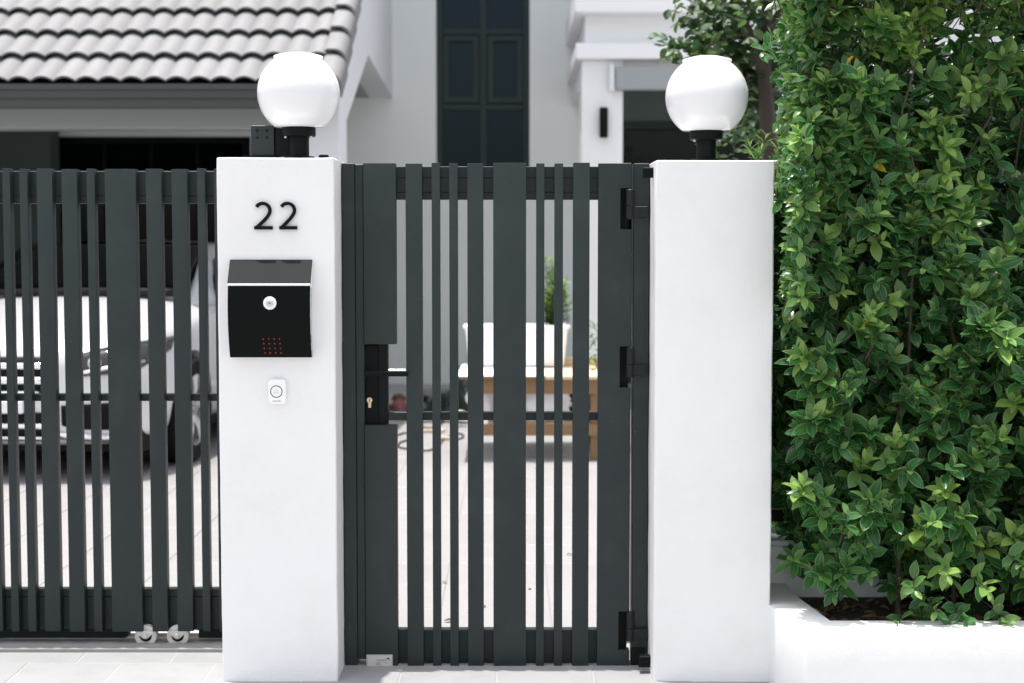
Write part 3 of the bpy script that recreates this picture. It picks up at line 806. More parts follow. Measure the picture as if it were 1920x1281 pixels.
# rails behind the slats
ry0 = YG + SD + 0.001
for (pa, pb, nm) in ((312.5, 333.5, 'rail_board'), (334.2, 360.5, 'rail_board'), (361.2, 374.5, 'rail_board')):
    boxo(nm, sx1 - 0.02, qx0 + 0.003, ry0, ry0 + 0.038, PZ(pb, DG + 0.04), PZ(pa, DG + 0.04), M['gate'], pg, 0.0008)
boxo('middle_rail', lx + 0.001, qx0 + 0.003, ry0, ry0 + 0.038, PZ(788, DG + 0.04), PZ(773, DG + 0.04), M['gate'], pg, 0.0012)
boxo('bottom_rail', sx1 - 0.02, qx0 + 0.003, ry0, ry0 + 0.040, PZ(1245, DG + 0.04), PZ(1181, DG + 0.04), M['gate'], pg, 0.0015)
# hinge barrels
for (a, b, c0, c1, mid) in hinge_px:
    hp = at(1181.5, mid, DG - 0.004)
    ht, hb_ = PZ(c0, DG - 0.01), PZ(c1, DG - 0.01); hm_ = PZ((c0 + c1) / 2 + 3, DG - 0.01)
    hg = MB().lathe([(0, hb_), (0.0115, hb_), (0.0135, hb_ + 0.002), (0.0135, hm_ - 0.0008), (0, hm_ - 0.0008)], (hp.x, YG - 0.001, 0), 'z', 24).build('hinge', M['hinge'], pg, smooth=40)
    MB().lathe([(0, hm_ + 0.0008), (0.0135, hm_ + 0.0008), (0.0135, ht - 0.002), (0.0115, ht), (0, ht)], (hp.x, YG - 0.001, 0), 'z', 24).build('knuckle', M['hinge'], hg, smooth=40)
    boxo('hinge_strap', hp.x + 0.008, PX(1214, mid, DG), YG - 0.008, YG + 0.004, hb_ + 0.006, hm_ - 0.002, M['hinge'], hg, 0.001)
# maker's label on the lower stile plate
lb0, lb1 = at(687, 1251, DG - 0.002), at(736, 1228, DG - 0.002)
plate = boxo('maker_label', lb0.x, lb1.x, YG - 0.0022, YG - 0.0002, lb0.z, lb1.z, M['plate'], pg, 0.0006)
plate['label'] = 'silver maker label with dark print and a leaping animal emblem'
W_, H_ = lb1.x - lb0.x, lb1.z - lb0.z
frame_ring(MB(), lb0.x + 0.0022, lb1.x - 0.0022, lb0.z + 0.0022, lb1.z - 0.0022, 0.0006, YG - 0.0026, YG - 0.0020).build('label_border', M['ink'], plate)
text_part('ALUFENCE', 0.0066, lb0.x + W_ * 0.565, lb0.z + H_ * 0.56, YG - 0.0025, M['ink_dark'], plate)
text_part('www.alufence', 0.0028, lb0.x + W_ * 0.74, lb0.z + H_ * 0.38, YG - 0.0025, M['ink'], plate)
for k in range(3):
    boxo('print_line', lb0.x + W_ * 0.36, lb0.x + W_ * 0.54, YG - 0.0026, YG - 0.0020, lb0.z + H_ * (0.36 - k * 0.08), lb0.z + H_ * (0.385 - k * 0.08), M['ink'], plate)
kang = [(0.0, 0.62), (0.06, 0.70), (0.16, 0.60), (0.30, 0.62), (0.45, 0.86), (0.62, 0.82), (0.78, 0.52), (0.99, 0.16), (1.0, 0.10), (0.80, 0.36), (0.66, 0.52), (0.62, 0.34), (0.80, 0.08), (0.74, 0.08), (0.54, 0.36), (0.34, 0.46), (0.18, 0.50)]
kx, kz, kw, kh = lb0.x + W_ * 0.73, lb0.z + H_ * 0.50, W_ * 0.20, H_ * 0.34
MB().prism([(kx + p[0] * kw, kz + p[1] * kh) for p in kang], 'y', YG - 0.0026, YG - 0.0020).build('emblem', M['ink_dark'], plate)

# fixed posts of the gate
FZB, FZT = 0.001, PZ(306.5, DG + 0.01)
lp = thing('gate_post', 'charcoal stepped post fixed to the left pillar on the latch side', 'post', (slat_x(660), YG, 0))
boxo('jamb', LPX1 + 0.003, slat_x(664), YG + 0.004, YG + 0.075, FZB, FZT, M['gate'], lp, 0.0015)
boxo('stop', slat_x(664) + 0.0006, slat_x(680), YG + 0.012, YG + 0.075, 0.018, FZT - 0.003, M['gate'], lp, 0.0015)
rp = thing('gate_post', 'charcoal hinge post fixed to the bare right pillar', 'post', (slat_x(1200), YG, 0))
boxo('jamb', slat_x(1189), RPX0 - 0.003, YG + 0.008, YG + 0.085, FZB, FZT, M['gate'], rp, 0.0015)
boxo('foot', slat_x(1186.8), RPX0 - 0.010, YG + 0.004, YG + 0.0075, FZB, PZ(1215, DG), M['gate_dark'], rp)
def stop_block(label, x0, x1, y0, y1, D, g='stop blocks on the right pillar'):
    a, b = at(x0, y1, D), at(x1, y0, D)
    t = thing('stop_block', label, 'bracket', ((a.x + b.x) / 2, D + CAM.y, a.z), g)
    boxo('block', a.x, b.x, D + CAM.y, D + CAM.y + 0.03, a.z, b.z, M['black'], t, 0.002)
    boxo('tab', a.x - 0.003, a.x + 0.008, D + CAM.y - 0.004, D + CAM.y - 0.0004, a.z + 0.002, b.z - 0.002, M['black'], t, 0.0005)
    for k in range(2):
        MB().lathe([(0, -0.002), (0.003, -0.002), (0.003, 0.001), (0, 0.001)], (a.x + (b.x - a.x) * (0.35 + 0.35 * k), D + CAM.y - 0.0005, (a.z + b.z) / 2), 'y', 10).build('screw', M['gate_dark'], t)
stop_block('small black stop block near the top of the right pillar edge', 1207, 1229, 314, 333, 4.58)
stop_block('small black stop block near the foot of the right pillar edge', 1199, 1220, 1231, 1252, 4.58)

# =================================================================== SLIDING GATE
DS = 4.90; YS = DS + CAM.y
def sx(px): return PX(px, 330, DS)
SZT, SZB = PZ(316.5, DS), PZ(1184.5, DS)
sg = thing('sliding_gate', 'charcoal slatted sliding driveway gate left of the numbered pillar', 'gate', (sx(150), YS, SZB))
pat = [(4, 18.3), (36, 51), (68, 97.5), (115, 144), (162, 177), (196, 254.3), (273, 302.3), (321.3, 350.7), (369.3, 384)]
ww = sx(97.5) - sx(68)
px_list = list(pat)
for shift in (-397,):                          # the slat rhythm goes on to the left of the view
    px_list += [(a + shift, b + shift) for (a, b) in pat]
px_list += [(401, 416)]
for (a, b) in px_list:
    slat(sg, sx(a), sx(b), YS, SZB, SZT)
RX0, RX1 = sx(-400), sx(428)
r0 = YS + SD + 0.001
boxo('rail_board', RX0, RX1, r0, r0 + 0.038, PZ(367.5, DS + 0.04), PZ(321, DS + 0.04), M['gate'], sg, 0.0012)
boxo('rail_board', RX0, RX1, r0 - 0.0004, r0 + 0.040, PZ(381.5, DS + 0.04), PZ(368.2, DS + 0.04), M['gate'], sg, 0.0012)
boxo('middle_rail', RX0, RX1, r0, r0 + 0.038, PZ(752, DS + 0.04), PZ(739, DS + 0.04), M['gate'], sg, 0.0012)
boxo('bottom_rail', RX0, RX1, r0, r0 + 0.040, PZ(1181, DS + 0.04), PZ(1119, DS + 0.04), M['gate'], sg, 0.0015)
boxo('rail_board', RX0, RX1, r0 + 0.0005, r0 + 0.0385, PZ(1118.3, DS + 0.04), PZ(1104.5, DS + 0.04), M['gate'], sg, 0.0012)
# lower runner with the wheel bay left open
b0 = PX(242, 1190, DS + 0.03); b1_ = PX(372.5, 1190, DS + 0.03)
zr0, zr1 = PZ(1196.5, DS + 0.03), PZ(1181.6, DS + 0.03)
MB().prism([(RX0, zr0), (b0 - 0.012, zr0), (b0 - 0.004, zr0 + 0.006), (b0, zr1), (RX0, zr1)], 'y', r0 - 0.006, r0 + 0.03).build('runner', M['gate_dark'], sg)
MB().prism([(b1_, zr0), (RX1, zr0), (RX1, zr1), (b1_, zr1)], 'y', r0 - 0.006, r0 + 0.03).build('runner', M['gate_dark'], sg)
for cx in (273.5, 333.5):
    D_ = DS + 0.018
    c = at(cx, 1192.0, D_); rw = 21.0 * D_ / FPX
    yw = D_ + CAM.y
    wz = c.z
    wh = MB().lathe([(rw * 0.56, -0.004), (rw * 0.98, -0.004), (rw, -0.002), (rw, 0.003), (rw * 0.86, 0.008), (rw * 0.86, 0.016), (rw, 0.021), (rw, 0.026), (rw * 0.56, 0.026)], (c.x, yw, wz), 'y', 40, True).build('wheel', M['zinc'], sg, smooth=40)
    MB().lathe([(0, 0.004), (rw * 0.6, 0.004), (rw * 0.6, 0.018), (0, 0.018)], (c.x, yw, wz), 'y', 32).build('hub', M['black'], wh, smooth=40)
    top = PZ(1181.2, D_)
    MB().prism([(c.x - rw * 0.98, top), (c.x - rw * 0.28, wz - rw * 0.16), (c.x - 0.004, wz - rw * 0.26), (c.x + 0.004, wz - rw * 0.26), (c.x + rw * 0.28, wz - rw * 0.16), (c.x + rw * 0.9, top)], 'y', yw - 0.0085, yw - 0.0055).build('wheel_bracket', M['zinc'], sg)
    MB().lathe([(0, -0.0160), (0.0075, -0.0160), (0.0088, -0.0145), (0.0088, -0.0084), (0, -0.0084)], (c.x, yw, wz + 0.001), 'y', 6).build('bolt', M['steel'], wh)
tr = boxo('gate_track', -4.4, LPX0 + 0.3, YS + 0.078, YS + 0.100, 0.0085, 0.027, M['track'], None, 0.002)
tag(tr, 'pale metal floor track under the sliding gate', 'track')

# =================================================================== PLANTER, LOW WALL, FENCE
PH = 0.237
def q2(px, py):
    D = (CAM.z - PH) * 1.0
    # intersect the pixel ray with the planter top plane
    d = at(px, py, 1.0) - CAM
    k = (PH - CAM.z) / d.z
    return CAM + d * k
o1, o2 = q2(1443.5, 1117), q2(1514, 1181)
i1, i2 = q2(1493, 1116), q2(1557, 1163)
o1.x = RPX1 - 0.010; o1.y = 0.03
pl = thing('planter', 'low white plastered planter wall at the foot of the hedge', 'planter', (1.6, 0, 0))
outer = [(o1.x, 0.30), (o1.x, o1.y), (o2.x, o2.y), (2.6, o2.y), (2.6, i2.y), (i2.x, i2.y), (i1.x, i1.y), (i1.x, 0.30)]
MB().prism(outer, 'z', -0.012, PH).build('rim_wall', M['planter'], pl, bevel=0.006, seg=2, smooth=22)
lw = boxo('garden_wall', RPX1 + 0.001, 2.9, 0.302, 0.42, -0.012, PZ(1024, 4.8), M['planter'], None, 0.006)
tag(lw, 'low white garden wall behind the hedge stems', 'wall')
boxo('coping', RPX1 + 0.002, 2.9, 0.294, 0.43, PZ(1024, 4.8) + 0.0005, PZ(1024, 4.8) + 0.018, M['wall'], lw, 0.003)
soil = boxo('soil', i1.x - 0.02, 2.62, i2.y - 0.0, 0.301, -0.011, 0.190, M['soil']); tag(soil, kind='structure')
fz0 = PZ(1024, 4.8) + 0.019
fn = thing('metal_fence', 'black metal bar fence on the low wall behind the hedge', 'fence', (1.8, 0.36, fz0))
boxo('fence_post', RPX1 + 0.002, RPX1 + 0.040, 0.35, 0.40, fz0, 1.60, M['gate_dark'], fn, 0.001)
boxo('fence_rail', RPX1 + 0.041, 2.9, 0.362, 0.388, fz0 + 0.05, fz0 + 0.09, M['gate_dark'], fn)
boxo('fence_rail', RPX1 + 0.041, 2.9, 0.362, 0.388, 1.50, 1.54, M['gate_dark'], fn)
for k in range(17):
    x = RPX1 + 0.11 + k * 0.115
    boxo('fence_bar', x, x + 0.022, 0.364, 0.386, fz0 + 0.091, 1.499, M['gate_dark'], fn)

# =================================================================== LEAF TOOLS
def leaf_template(fold=0.25, droop=0.18, stations=5, wid=0.19, pointy=True, twist=0.0):
    """Unit leaf along +Y, upper side +Z: verts, quads and the midrib distance of every vert."""
    v, r = [], []
    for i in range(stations + 1):
        t = i / stations
        w = wid * (math.sin(math.pi * min(t * 0.92 + 0.06, 1.0)) ** 0.85) if 0 < i < stations else (0.012 if i == 0 else 0.0)
        z = droop * (t - t * t * 1.6) * 0.8
        tw = twist * (t - 0.3)
        for s in (-1, 0, 1):
            x = s * w; zz = z + abs(x) * fold
            v.append((x * math.cos(tw) - (zz - z) * math.sin(tw), t, z + x * math.sin(tw) + (zz - z) * math.cos(tw)))
            r.append(abs(s))
    f = []
    for i in range(stations):
        a = i * 3
        f += [(a, a + 1, a + 4, a + 3), (a + 1, a + 2, a + 5, a + 4)]
    return np.array(v), f, np.array(r, float)

def leaf_mesh(name, T, mats, ages):
    """All leaves of one part in one mesh. mats: (n,4,4), ages: (n,)."""
    V, F, Rr = T
    n = len(mats); k = len(V)
    H = np.concatenate([V, np.ones((k, 1))], 1)
    P = np.einsum('nij,kj->nki', mats, H)[:, :, :3].reshape(-1, 3)
    Fa = np.array(F)
    faces = (Fa[None] + (np.arange(n) * k)[:, None, None]).reshape(-1, 4)
    me = bpy.data.meshes.new(name)
    me.vertices.add(n * k); me.vertices.foreach_set('co', P.astype(np.float32).ravel())
    me.loops.add(faces.size); me.loops.foreach_set('vertex_index', faces.astype(np.int32).ravel())
    me.polygons.add(len(faces)); me.polygons.foreach_set('loop_start', np.arange(0, faces.size, 4, dtype=np.int32))
    me.polygons.foreach_set('use_smooth', np.ones(len(faces), dtype=bool))
    me.update(calc_edges=True)
    at_ = me.attributes.new('leaf', 'FLOAT_COLOR', 'POINT')
    col = np.zeros((n, k, 4), np.float32)
    col[:, :, 0] = Rr[None]; col[:, :, 1] = np.array(ages)[:, None]; col[:, :, 3] = 1
    at_.data.foreach_set('color', col.ravel())
    return me

def basis(ydir, zdir, pos, s, w=1.0):
    y = ydir.normalized(); x = y.cross(zdir)
    if x.length < 1e-4: x = y.orthogonal()
    x.normalize(); z = x.cross(y)
    m = np.eye(4)
    m[:3, 0] = np.array(x) * s * w; m[:3, 1] = np.array(y) * s; m[:3, 2] = np.array(z) * s; m[:3, 3] = pos
    return m

# =================================================================== HEDGE
hedge = thing('hedge', 'tall dense green leafy hedge growing in the white planter', 'hedge', (1.55, 0.05, 0.19))
HX0, HX1, HY0, HY1, HZ0, HZ1 = 0.80, 2.45, -0.15, 0.30, 0.22, 2.22
leaves, ages, front_score = [], [], []
twigs = MB()
def hedge_front(x, z):
    """Uneven front face: Y of the foliage surface at (x, z)."""
    n1 = noise.noise(Vector((x * 3.1, z * 2.6, 1.7))); n2 = noise.noise(Vector((x * 8.0, z * 7.0, 5.2)))
    y = -0.215 + 0.15 * (z - 0.3) + 0.10 * n1 + 0.07 * n2
    y += 0.10 * max(0.0, (0.95 - x)) / 0.15 * 0.5      # rounds off towards the pillar
    if z < 0.55: y += 0.07 * (0.55 - z) / 0.33
    return y
def hedge_left(z):
    e = 0.812 + 0.020 * noise.noise(Vector((0.3, z * 3.0, 9.0)))
    if z > 1.62: e += min(0.065, (z - 1.55) * 0.35)
    if z < 0.45: e += 0.05 * (0.45 - z) / 0.2
    return e
def shoot(base, d, length, n, age0, size, outer):
    d = d.normalized()
    a = d.orthogonal().normalized(); b = d.cross(a)
    th0 = random.uniform(0, 6.283)
    up = Vector((0, 0, 1))
    tip = base + d * length
    for k in range(n):
        t = (k + 0.3) / n
        p = base + d * length * t + up * (-0.01 * t)
        th = th0 + k * 2.399
        rad = a * math.cos(th) + b * math.sin(th)
        open_ = R(82 - 48 * t + random.uniform(-15, 15))
        ld = (d * math.cos(open_) + rad * math.sin(open_)).normalized()
        ld = (ld + Vector((0, 0, random.uniform(-0.32, 0.22)))).normalized()
        nz2 = Vector((random.gauss(0, 0.38), -0.70 + random.gauss(0, 0.35), 0.95 + random.gauss(0, 0.2))) + rad * -0.25
        s = size * random.uniform(0.75, 1.12) * (1.0 if t < 0.62 else 1.0 - 0.55 * (t - 0.62) / 0.38)
        age = min(0.93, max(0.0, age0 + random.uniform(-0.14, 0.14) + (0.30 * (t - 0.55) / 0.45 if t > 0.55 else 0.0)))
        if random.random() < 0.0015: age = 1.0
        leaves.append(basis(ld, nz2, p, s, random.uniform(0.85, 1.2))); ages.append(age)
        nn = Vector(leaves[-1][:3, 2]).normalized()
        front_score.append((outer and s > 0.045) * (abs(nn.dot((CAM - p).normalized())) * s * (1.0 if p.x < 1.5 else 0.0) * random.uniform(0.6, 1.0)))
    if outer:
        twigs.tube([base - d * 0.05, base + d * length * 0.5, tip], [0.0022, 0.0016, 0.0008], 4, cap=False)
# outer shoots over the front
def place_front(count, depth0, depth1, outer, dark, size, zmax=HZ1):
    for _ in range(count):
        z = random.uniform(HZ0 + 0.02, zmax); x = random.uniform(hedge_left(z), HX1)
        # clumps and hollows
        cl = noise.noise(Vector((x * 5.5, z * 5.0, 20.0)))
        if outer and cl < -0.12 and random.random() < 0.88: continue
        # the hollow near the soil on the left of the planter
        if z < 0.46 and 0.98 < x < 1.17 and random.random() < 0.9: continue
        if z < 0.36 and x < 1.18 and random.random() < 0.97: continue
        if z < 0.55 and x < 0.90 and random.random() < 0.95: continue
        dep = random.uniform(depth0, depth1)
        y = hedge_front(x, z) + dep
        d = Vector((random.gauss(0, 0.45), -1.0 + random.gauss(0, 0.25), random.gauss(0.85, 0.45)))
        if x - hedge_left(z) < 0.08: d.x -= 0.15
        L_ = random.uniform(0.05, 0.11)
        yo = random.random()
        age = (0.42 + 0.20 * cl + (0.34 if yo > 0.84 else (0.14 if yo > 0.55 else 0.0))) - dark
        if z > 1.85: age += 0.12  # skylight on the hedge top put into paler leaf colour
        n = random.randint(8, 13)
        base = Vector((x, y, z)) - d.normalized() * L_
        if y < 0.02 and x < 0.85: base.x += 0.85 - x
        shoot(base, d, L_, n, age, size * random.uniform(0.78, 1.12), outer)
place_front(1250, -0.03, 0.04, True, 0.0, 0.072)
place_front(420, 0.09, 0.18, False, 0.12, 0.066)  # inner layers: older leaves, with the shade of the gaps put into their colour
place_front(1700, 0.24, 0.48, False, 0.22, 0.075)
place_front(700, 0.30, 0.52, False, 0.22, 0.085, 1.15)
# top of the hedge
for _ in range(360):
    x = random.uniform(0.80, HX1); y = random.uniform(-0.12, 0.34); z = HZ1 + random.uniform(-0.10, 0.06)
    d = Vector((random.gauss(0, 0.4), random.gauss(-0.25, 0.4), 1.0))
    shoot(Vector((x, y, z - 0.08)), d, random.uniform(0.06, 0.12), random.randint(7, 10), 0.45 + random.uniform(-0.1, 0.25), 0.060, True)
# left flank beside and above the pillar, overhanging it a little
for _ in range(150):
    z = random.uniform(1.15, HZ1); y = random.uniform(0.02, 0.32)
    lim = 0.80 if z < RZT + 0.06 else 0.865 + 0.02 * noise.noise(Vector((z * 4, y * 4, 1)))
    d = Vector((-1.0, random.gauss(-0.3, 0.35), random.gauss(0.35, 0.35)))
    if z < RZT + 0.06: y = random.uniform(-0.16, -0.02); d = Vector((-0.5, -0.6, random.gauss(0.3, 0.3))); lim = 0.80
    shoot(Vector((lim + 0.06, y, z)), d, random.uniform(0.05, 0.08), random.randint(6, 9), 0.40 + random.uniform(-0.1, 0.25), 0.055, True)
# drooping pale sprays over the planter rim
for (x, z, dx, age) in ((1.17, 0.33, -0.2, 0.62), (1.22, 0.27, 0.1, 0.45), (1.30, 0.25, 0.15, 0.40), (1.36, 0.33, 0.25, 0.68), (1.42, 0.24, 0.2, 0.55), (1.26, 0.38, -0.1, 0.74), (1.13, 0.22, -0.2, 0.38), (1.46, 0.40, 0.2, 0.6), (0.93, 0.34, -0.5, 0.40), (0.98, 0.36, -0.2, 0.40), (1.05, 0.36, 0.0, 0.40), (1.02, 0.44, -0.1, 0.42), (0.97, 0.30, -0.4, 0.35)):
    yb = -0.215 if x > 1.1 else -0.12
    shoot(Vector((x - dx * 0.05, yb + 0.05, z + 0.03)), Vector((dx, -0.8, -0.15)), 0.10, 10, age, 0.060, True)
T1 = leaf_template(0.30, 0.16, wid=0.225)
order = np.argsort(-np.array(front_score))
pick = set(order[:300].tolist())
lm = np.array(leaves); la = np.array(ages)
rest = [i for i in range(len(leaves)) if i not in pick]
off = np.array(orig(hedge))
lm2 = lm.copy(); lm2[:, :3, 3] -= off
fo = bpy.data.objects.new('foliage', leaf_mesh('foliage', T1, lm2[rest], la[rest]))
fo.data.materials.append(M['hedge_leaf']); C.objects.link(fo); fo.parent = hedge; fo['kind'] = 'stuff'
# the 300 leaves that show largest are leaves of their own, sharing a few meshes
NB = 14
bins = [leaf_mesh('leaf', leaf_template(0.22 + 0.03 * (k % 4), 0.10 + 0.04 * (k % 3), wid=0.215, twist=0.25 * ((k % 5) - 2)), np.eye(4)[None], [0.12 + 0.80 * k / (NB - 1)]) for k in range(NB)]
for me in bins: me.materials.append(M['hedge_leaf'])
for i in sorted(pick):
    b = int(round((min(max(la[i], 0.12), 0.92) - 0.12) / 0.80 * (NB - 1)))
    o = bpy.data.objects.new('leaf', bins[b]); C.objects.link(o); o.parent = hedge
    o.matrix_local = Matrix(lm2[i].tolist())
tw = twigs.build('twigs', M['twig'], hedge); tw['kind'] = 'stuff'
# stems
for k in range(7):
    x = 0.98 + k * 0.21 + random.uniform(-0.04, 0.04); y = random.uniform(0.02, 0.20)
    pts = [(x, y, 0.17)]; rad = [0.008]
    for j in range(1, 8):
        pts.append((x + random.uniform(-0.05, 0.05) * j / 3, y + random.uniform(-0.03, 0.03), 0.17 + j * 0.26)); rad.append(0.008 - 0.0008 * j)
    MB().tube(pts, rad, 7).build('stem', M['twig'], hedge, smooth=60)
# dry leaves on the soil
dm, da = [], []
for _ in range(420):
    x = random.uniform(0.90, 1.7); y = random.uniform(-0.18, 0.2)
    dm.append(basis(Vector((random.uniform(-1, 1), random.uniform(-1, 1), random.uniform(-.2, .3))), Vector((random.uniform(-.4, .4), random.uniform(-.4, .4), 1)), (x, y, 0.194 + random.uniform(0, 0.012)), random.uniform(0.02, 0.045))); da.append(0.3)
lit = bpy.data.objects.new('leaf_litter', leaf_mesh('leaf_litter', T1, np.array(dm), da)); lit.data.materials.append(M['leaf_litter']); C.objects.link(lit)
tag(lit, 'dry brown fallen leaves on the planter soil', 'leaf litter', kind='stuff')

# =================================================================== TREE BEHIND THE RIGHT PILLAR
DT = 7.2
tb = at(1462, 900, DT)
tree = thing('tree', 'dark leaning tree trunk with leafy branches behind the right globe lamp', 'tree', (tb.x, tb.y, -0.004))
tp = lambda x, y, d=0.0: at(x, y, DT + d)
tpo = tp
tp = lambda x, y, d=0.0: tpo(x - 14, y, d)
trunk_pts = [Vector((tb.x + 0.05, tb.y, -0.01)), tp(1470, 600), tp(1462, 330), tp(1452, 220), tp(1447, 130), tp(1452, 40), tp(1455, -120)]
MB().tube(trunk_pts, [0.055, 0.046, 0.040, 0.037, 0.033, 0.028, 0.02], 10).build('trunk', M['bark'], tree, smooth=60)
br = [([tp(1447, 140), tp(1425, 70, -0.05), tp(1395, 20, -0.1), tp(1375, -60, -0.15)], [0.028, 0.022, 0.020, 0.014]),
      ([tp(1430, 82, -0.05), tp(1408, 64, -0.1), tp(1385, 68, -0.15), tp(1330, 88, -0.2), tp(1275, 92, -0.25)], [0.010, 0.008, 0.007, 0.005, 0.003]),
      ([tp(1447, 170), tp(1410, 150, 0.1), tp(1390, 90, 0.1)], [0.010, 0.007, 0.004]),
      ([tp(1455, 60), tp(1500, -20), tp(1560, -90)], [0.022, 0.016, 0.01]),
      ([tp(1452, 220), tp(1420, 190, 0.2), tp(1400, 150, 0.2)], [0.012, 0.008, 0.004])]
for p_, r_ in br:
    MB().tube(p_, r_, 7).build('branch', M['bark'], tree, smooth=60)
tl_, ta = [], []
def spray(c, rad, n, size, age):
    for _ in range(n):
        p = c + Vector((random.gauss(0, rad), random.gauss(0, rad * 1.2), random.gauss(0, rad * 0.7)))
        d = Vector((random.gauss(-0.3, 1), random.gauss(-0.3, 0.8), random.gauss(-0.25, 0.5)))
        tl_.append(basis(d, Vector((random.gauss(0, .5), random.gauss(-.3, .5), 1)), p, size * random.uniform(0.7, 1.2), 1.5)); ta.append(min(0.9, max(0.02, age + random.uniform(-.2, .25))))
for (x, y, d, rad, n, s, a) in ((1345, 45, -0.2, 0.09, 40, 0.07, .25), (1330, 75, -0.2, 0.08, 40, 0.06, .45), (1290, 85, -0.25, 0.05, 26, 0.05, .6), (1268, 90, -0.25, 0.03, 10, 0.045, .7), (1370, 20, -0.15, 0.09, 44, 0.07, .2),
        (1400, 45, 0, 0.10, 34, 0.07, .15), (1385, 100, 0.1, 0.08, 40, 0.07, .25), (1415, 130, 0.2, 0.10, 70, 0.07, .12), (1400, 160, 0.2, 0.09, 60, 0.07, .08), (1430, 30, 0.1, 0.08, 22, 0.06, .35), (1320, 10, -0.2, 0.06, 16, 0.06, .25), (1420, 70, 0.15, 0.10, 60, 0.07, .12), (1445, 110, 0.2, 0.10, 60, 0.07, .10), (1360, 55, -0.1, 0.07, 30, 0.06, .2),
        (1345, 95, 0, 0.07, 24, 0.06, .3), (1425, 190, 0.3, 0.09, 60, 0.06, .1), (1425, 230, 0.5, 0.12, 80, 0.05, .5), (1405, 255, 0.5, 0.08, 50, 0.05, .35), (1440, -40, 0, 0.2, 120, 0.07, .3), (1540, -80, 0, 0.25, 160, 0.07, .3), (1370, -70, 0, 0.15, 80, 0.07, .3)):
    spray(tp(x, y, d), rad, int(n * 1.7), s * 0.92, a - 0.08)
T2 = leaf_template(0.18, 0.2, wid=0.22)
tm_ = np.array(tl_); tm_[:, :3, 3] -= np.array(orig(tree))
cr_ = bpy.data.objects.new('crown', leaf_mesh('crown', T2, tm_, ta)); cr_.data.materials.append(M['tree_leaf']); C.objects.link(cr_); cr_.parent = tree; cr_['kind'] = 'stuff'

# needle leaved shrub peeping over the right pillar
Dn = 5.6
nb = at(1440, 330, Dn)
ns = thing('needle_shrub', 'fine needle leaved shrub peeping over the right pillar beside the hedge', 'shrub', (nb.x, nb.y, -0.004))
MB().tube([(nb.x + 0.03, nb.y, -0.01), (nb.x + 0.02, nb.y, 0.7), (nb.x, nb.y, nb.z)], [0.02, 0.015, 0.006], 7).build('stem', M['bark'], ns, smooth=60)
nl, na = [], []
for k in range(46):
    c = Vector((nb.x + random.gauss(0.01, 0.055), nb.y + random.gauss(0, 0.06), nb.z - random.uniform(-0.10, 0.5)))
    d0 = Vector((random.gauss(0, 0.5), random.gauss(-0.2, 0.4), 1)).normalized()
    for j in range(16):
        p = c + d0 * 0.006 * j
        d = (d0 * 0.7 + Vector((random.gauss(0, 1), random.gauss(0, 1), random.gauss(0.2, 0.4))).normalized()).normalized()
        nl.append(basis(d, Vector((0, 0, 1)), p, random.uniform(0.035, 0.055), 0.28)); na.append(0.45 + random.uniform(-.15, .35))
nm_ = np.array(nl); nm_[:, :3, 3] -= np.array(orig(ns))
no_ = bpy.data.objects.new('needles', leaf_mesh('needles', T2, nm_, na)); no_.data.materials.append(M['herb_leaf']); C.objects.link(no_); no_.parent = ns; no_['kind'] = 'stuff'

# =================================================================== WORKBENCH IN THE COURTYARD
DB = 9.24; YB = DB + CAM.y
tx0, tx1 = PX(863, 700, DB), PX(1150, 700, DB)
tz1 = PZ(705, DB); tdepth = 0.95
tbl = thing('workbench', 'low timber workbench with pale top behind the slatted gate', 'workbench', ((tx0 + tx1) / 2, YB + tdepth / 2, 0))
lxr = PX(1108, 800, DB)
split = PX(1022, 700, DB)
nb_ = 4
for k in range(nb_):
    y0 = YB - 0.02 + k * (tdepth / nb_); boxo('top_board', split + 0.002, tx1, y0 + 0.002, y0 + tdepth / nb_ - 0.002, tz1 - 0.022, tz1, M['wood_pale'], tbl, 0.002)
boxo('top_panel', tx0, split, YB - 0.02, YB + tdepth - 0.02, tz1 - 0.020, tz1 - 0.001, M['wood'], tbl, 0.002)
boxo('apron', tx0 + 0.10, tx1 - 0.02, YB + 0.02, YB + 0.055, tz1 - 0.115, tz1 - 0.0235, M['wood'], tbl, 0.003)
boxo('apron', tx0 + 0.10, tx1 - 0.02, YB + tdepth - 0.10, YB + tdepth - 0.065, tz1 - 0.115, tz1 - 0.0235, M['wood'], tbl, 0.003)
for (x, y) in ((PX(945, 800, DB), YB + 0.057), (lxr, YB + 0.057), (PX(945, 800, DB), YB + tdepth - 0.15), (lxr, YB + tdepth - 0.15)):
    boxo('leg', x, x + 0.045, y, y + 0.045, 0.0, tz1 - 0.024, M['wood'], tbl, 0.003)
zs0, zs1 = PZ(818, DB), PZ(797, DB)
boxo('shelf_rail', tx0 + 0.13, tx1 - 0.06, YB + 0.02, YB + 0.055, zs0, zs1, M['wood'], tbl, 0.003)
boxo('shelf', tx0 + 0.168, lxr - 0.004, YB + 0.058, YB + tdepth - 0.155, zs1 - 0.02, zs1 - 0.003, M['wood_pale'], tbl)
sheet = MB()
nxs, nys = 16, 14
for j in range(nys + 1):
    for i in range(nxs + 1):
        u, v = i / nxs, j / nys
        x = tx0 - 0.02 + (split - tx0 + 0.02) * u; y = YB - 0.035 + (tdepth - 0.02) * v
        sheet.v.append((x, y, tz1 + 0.003 + 0.004 * noise.noise(Vector((x * 9, y * 9, 0)))))
for j in range(nys):
    for i in range(nxs):
        a = j * (nxs + 1) + i; sheet.f.append((a, a + 1, a + nxs + 2, a + nxs + 1))
so = sheet.build('dust_sheet', M['cloth_white'], smooth=60)
sm_ = so.modifiers.new('thickness', 'SOLIDIFY'); sm_.thickness = 0.003
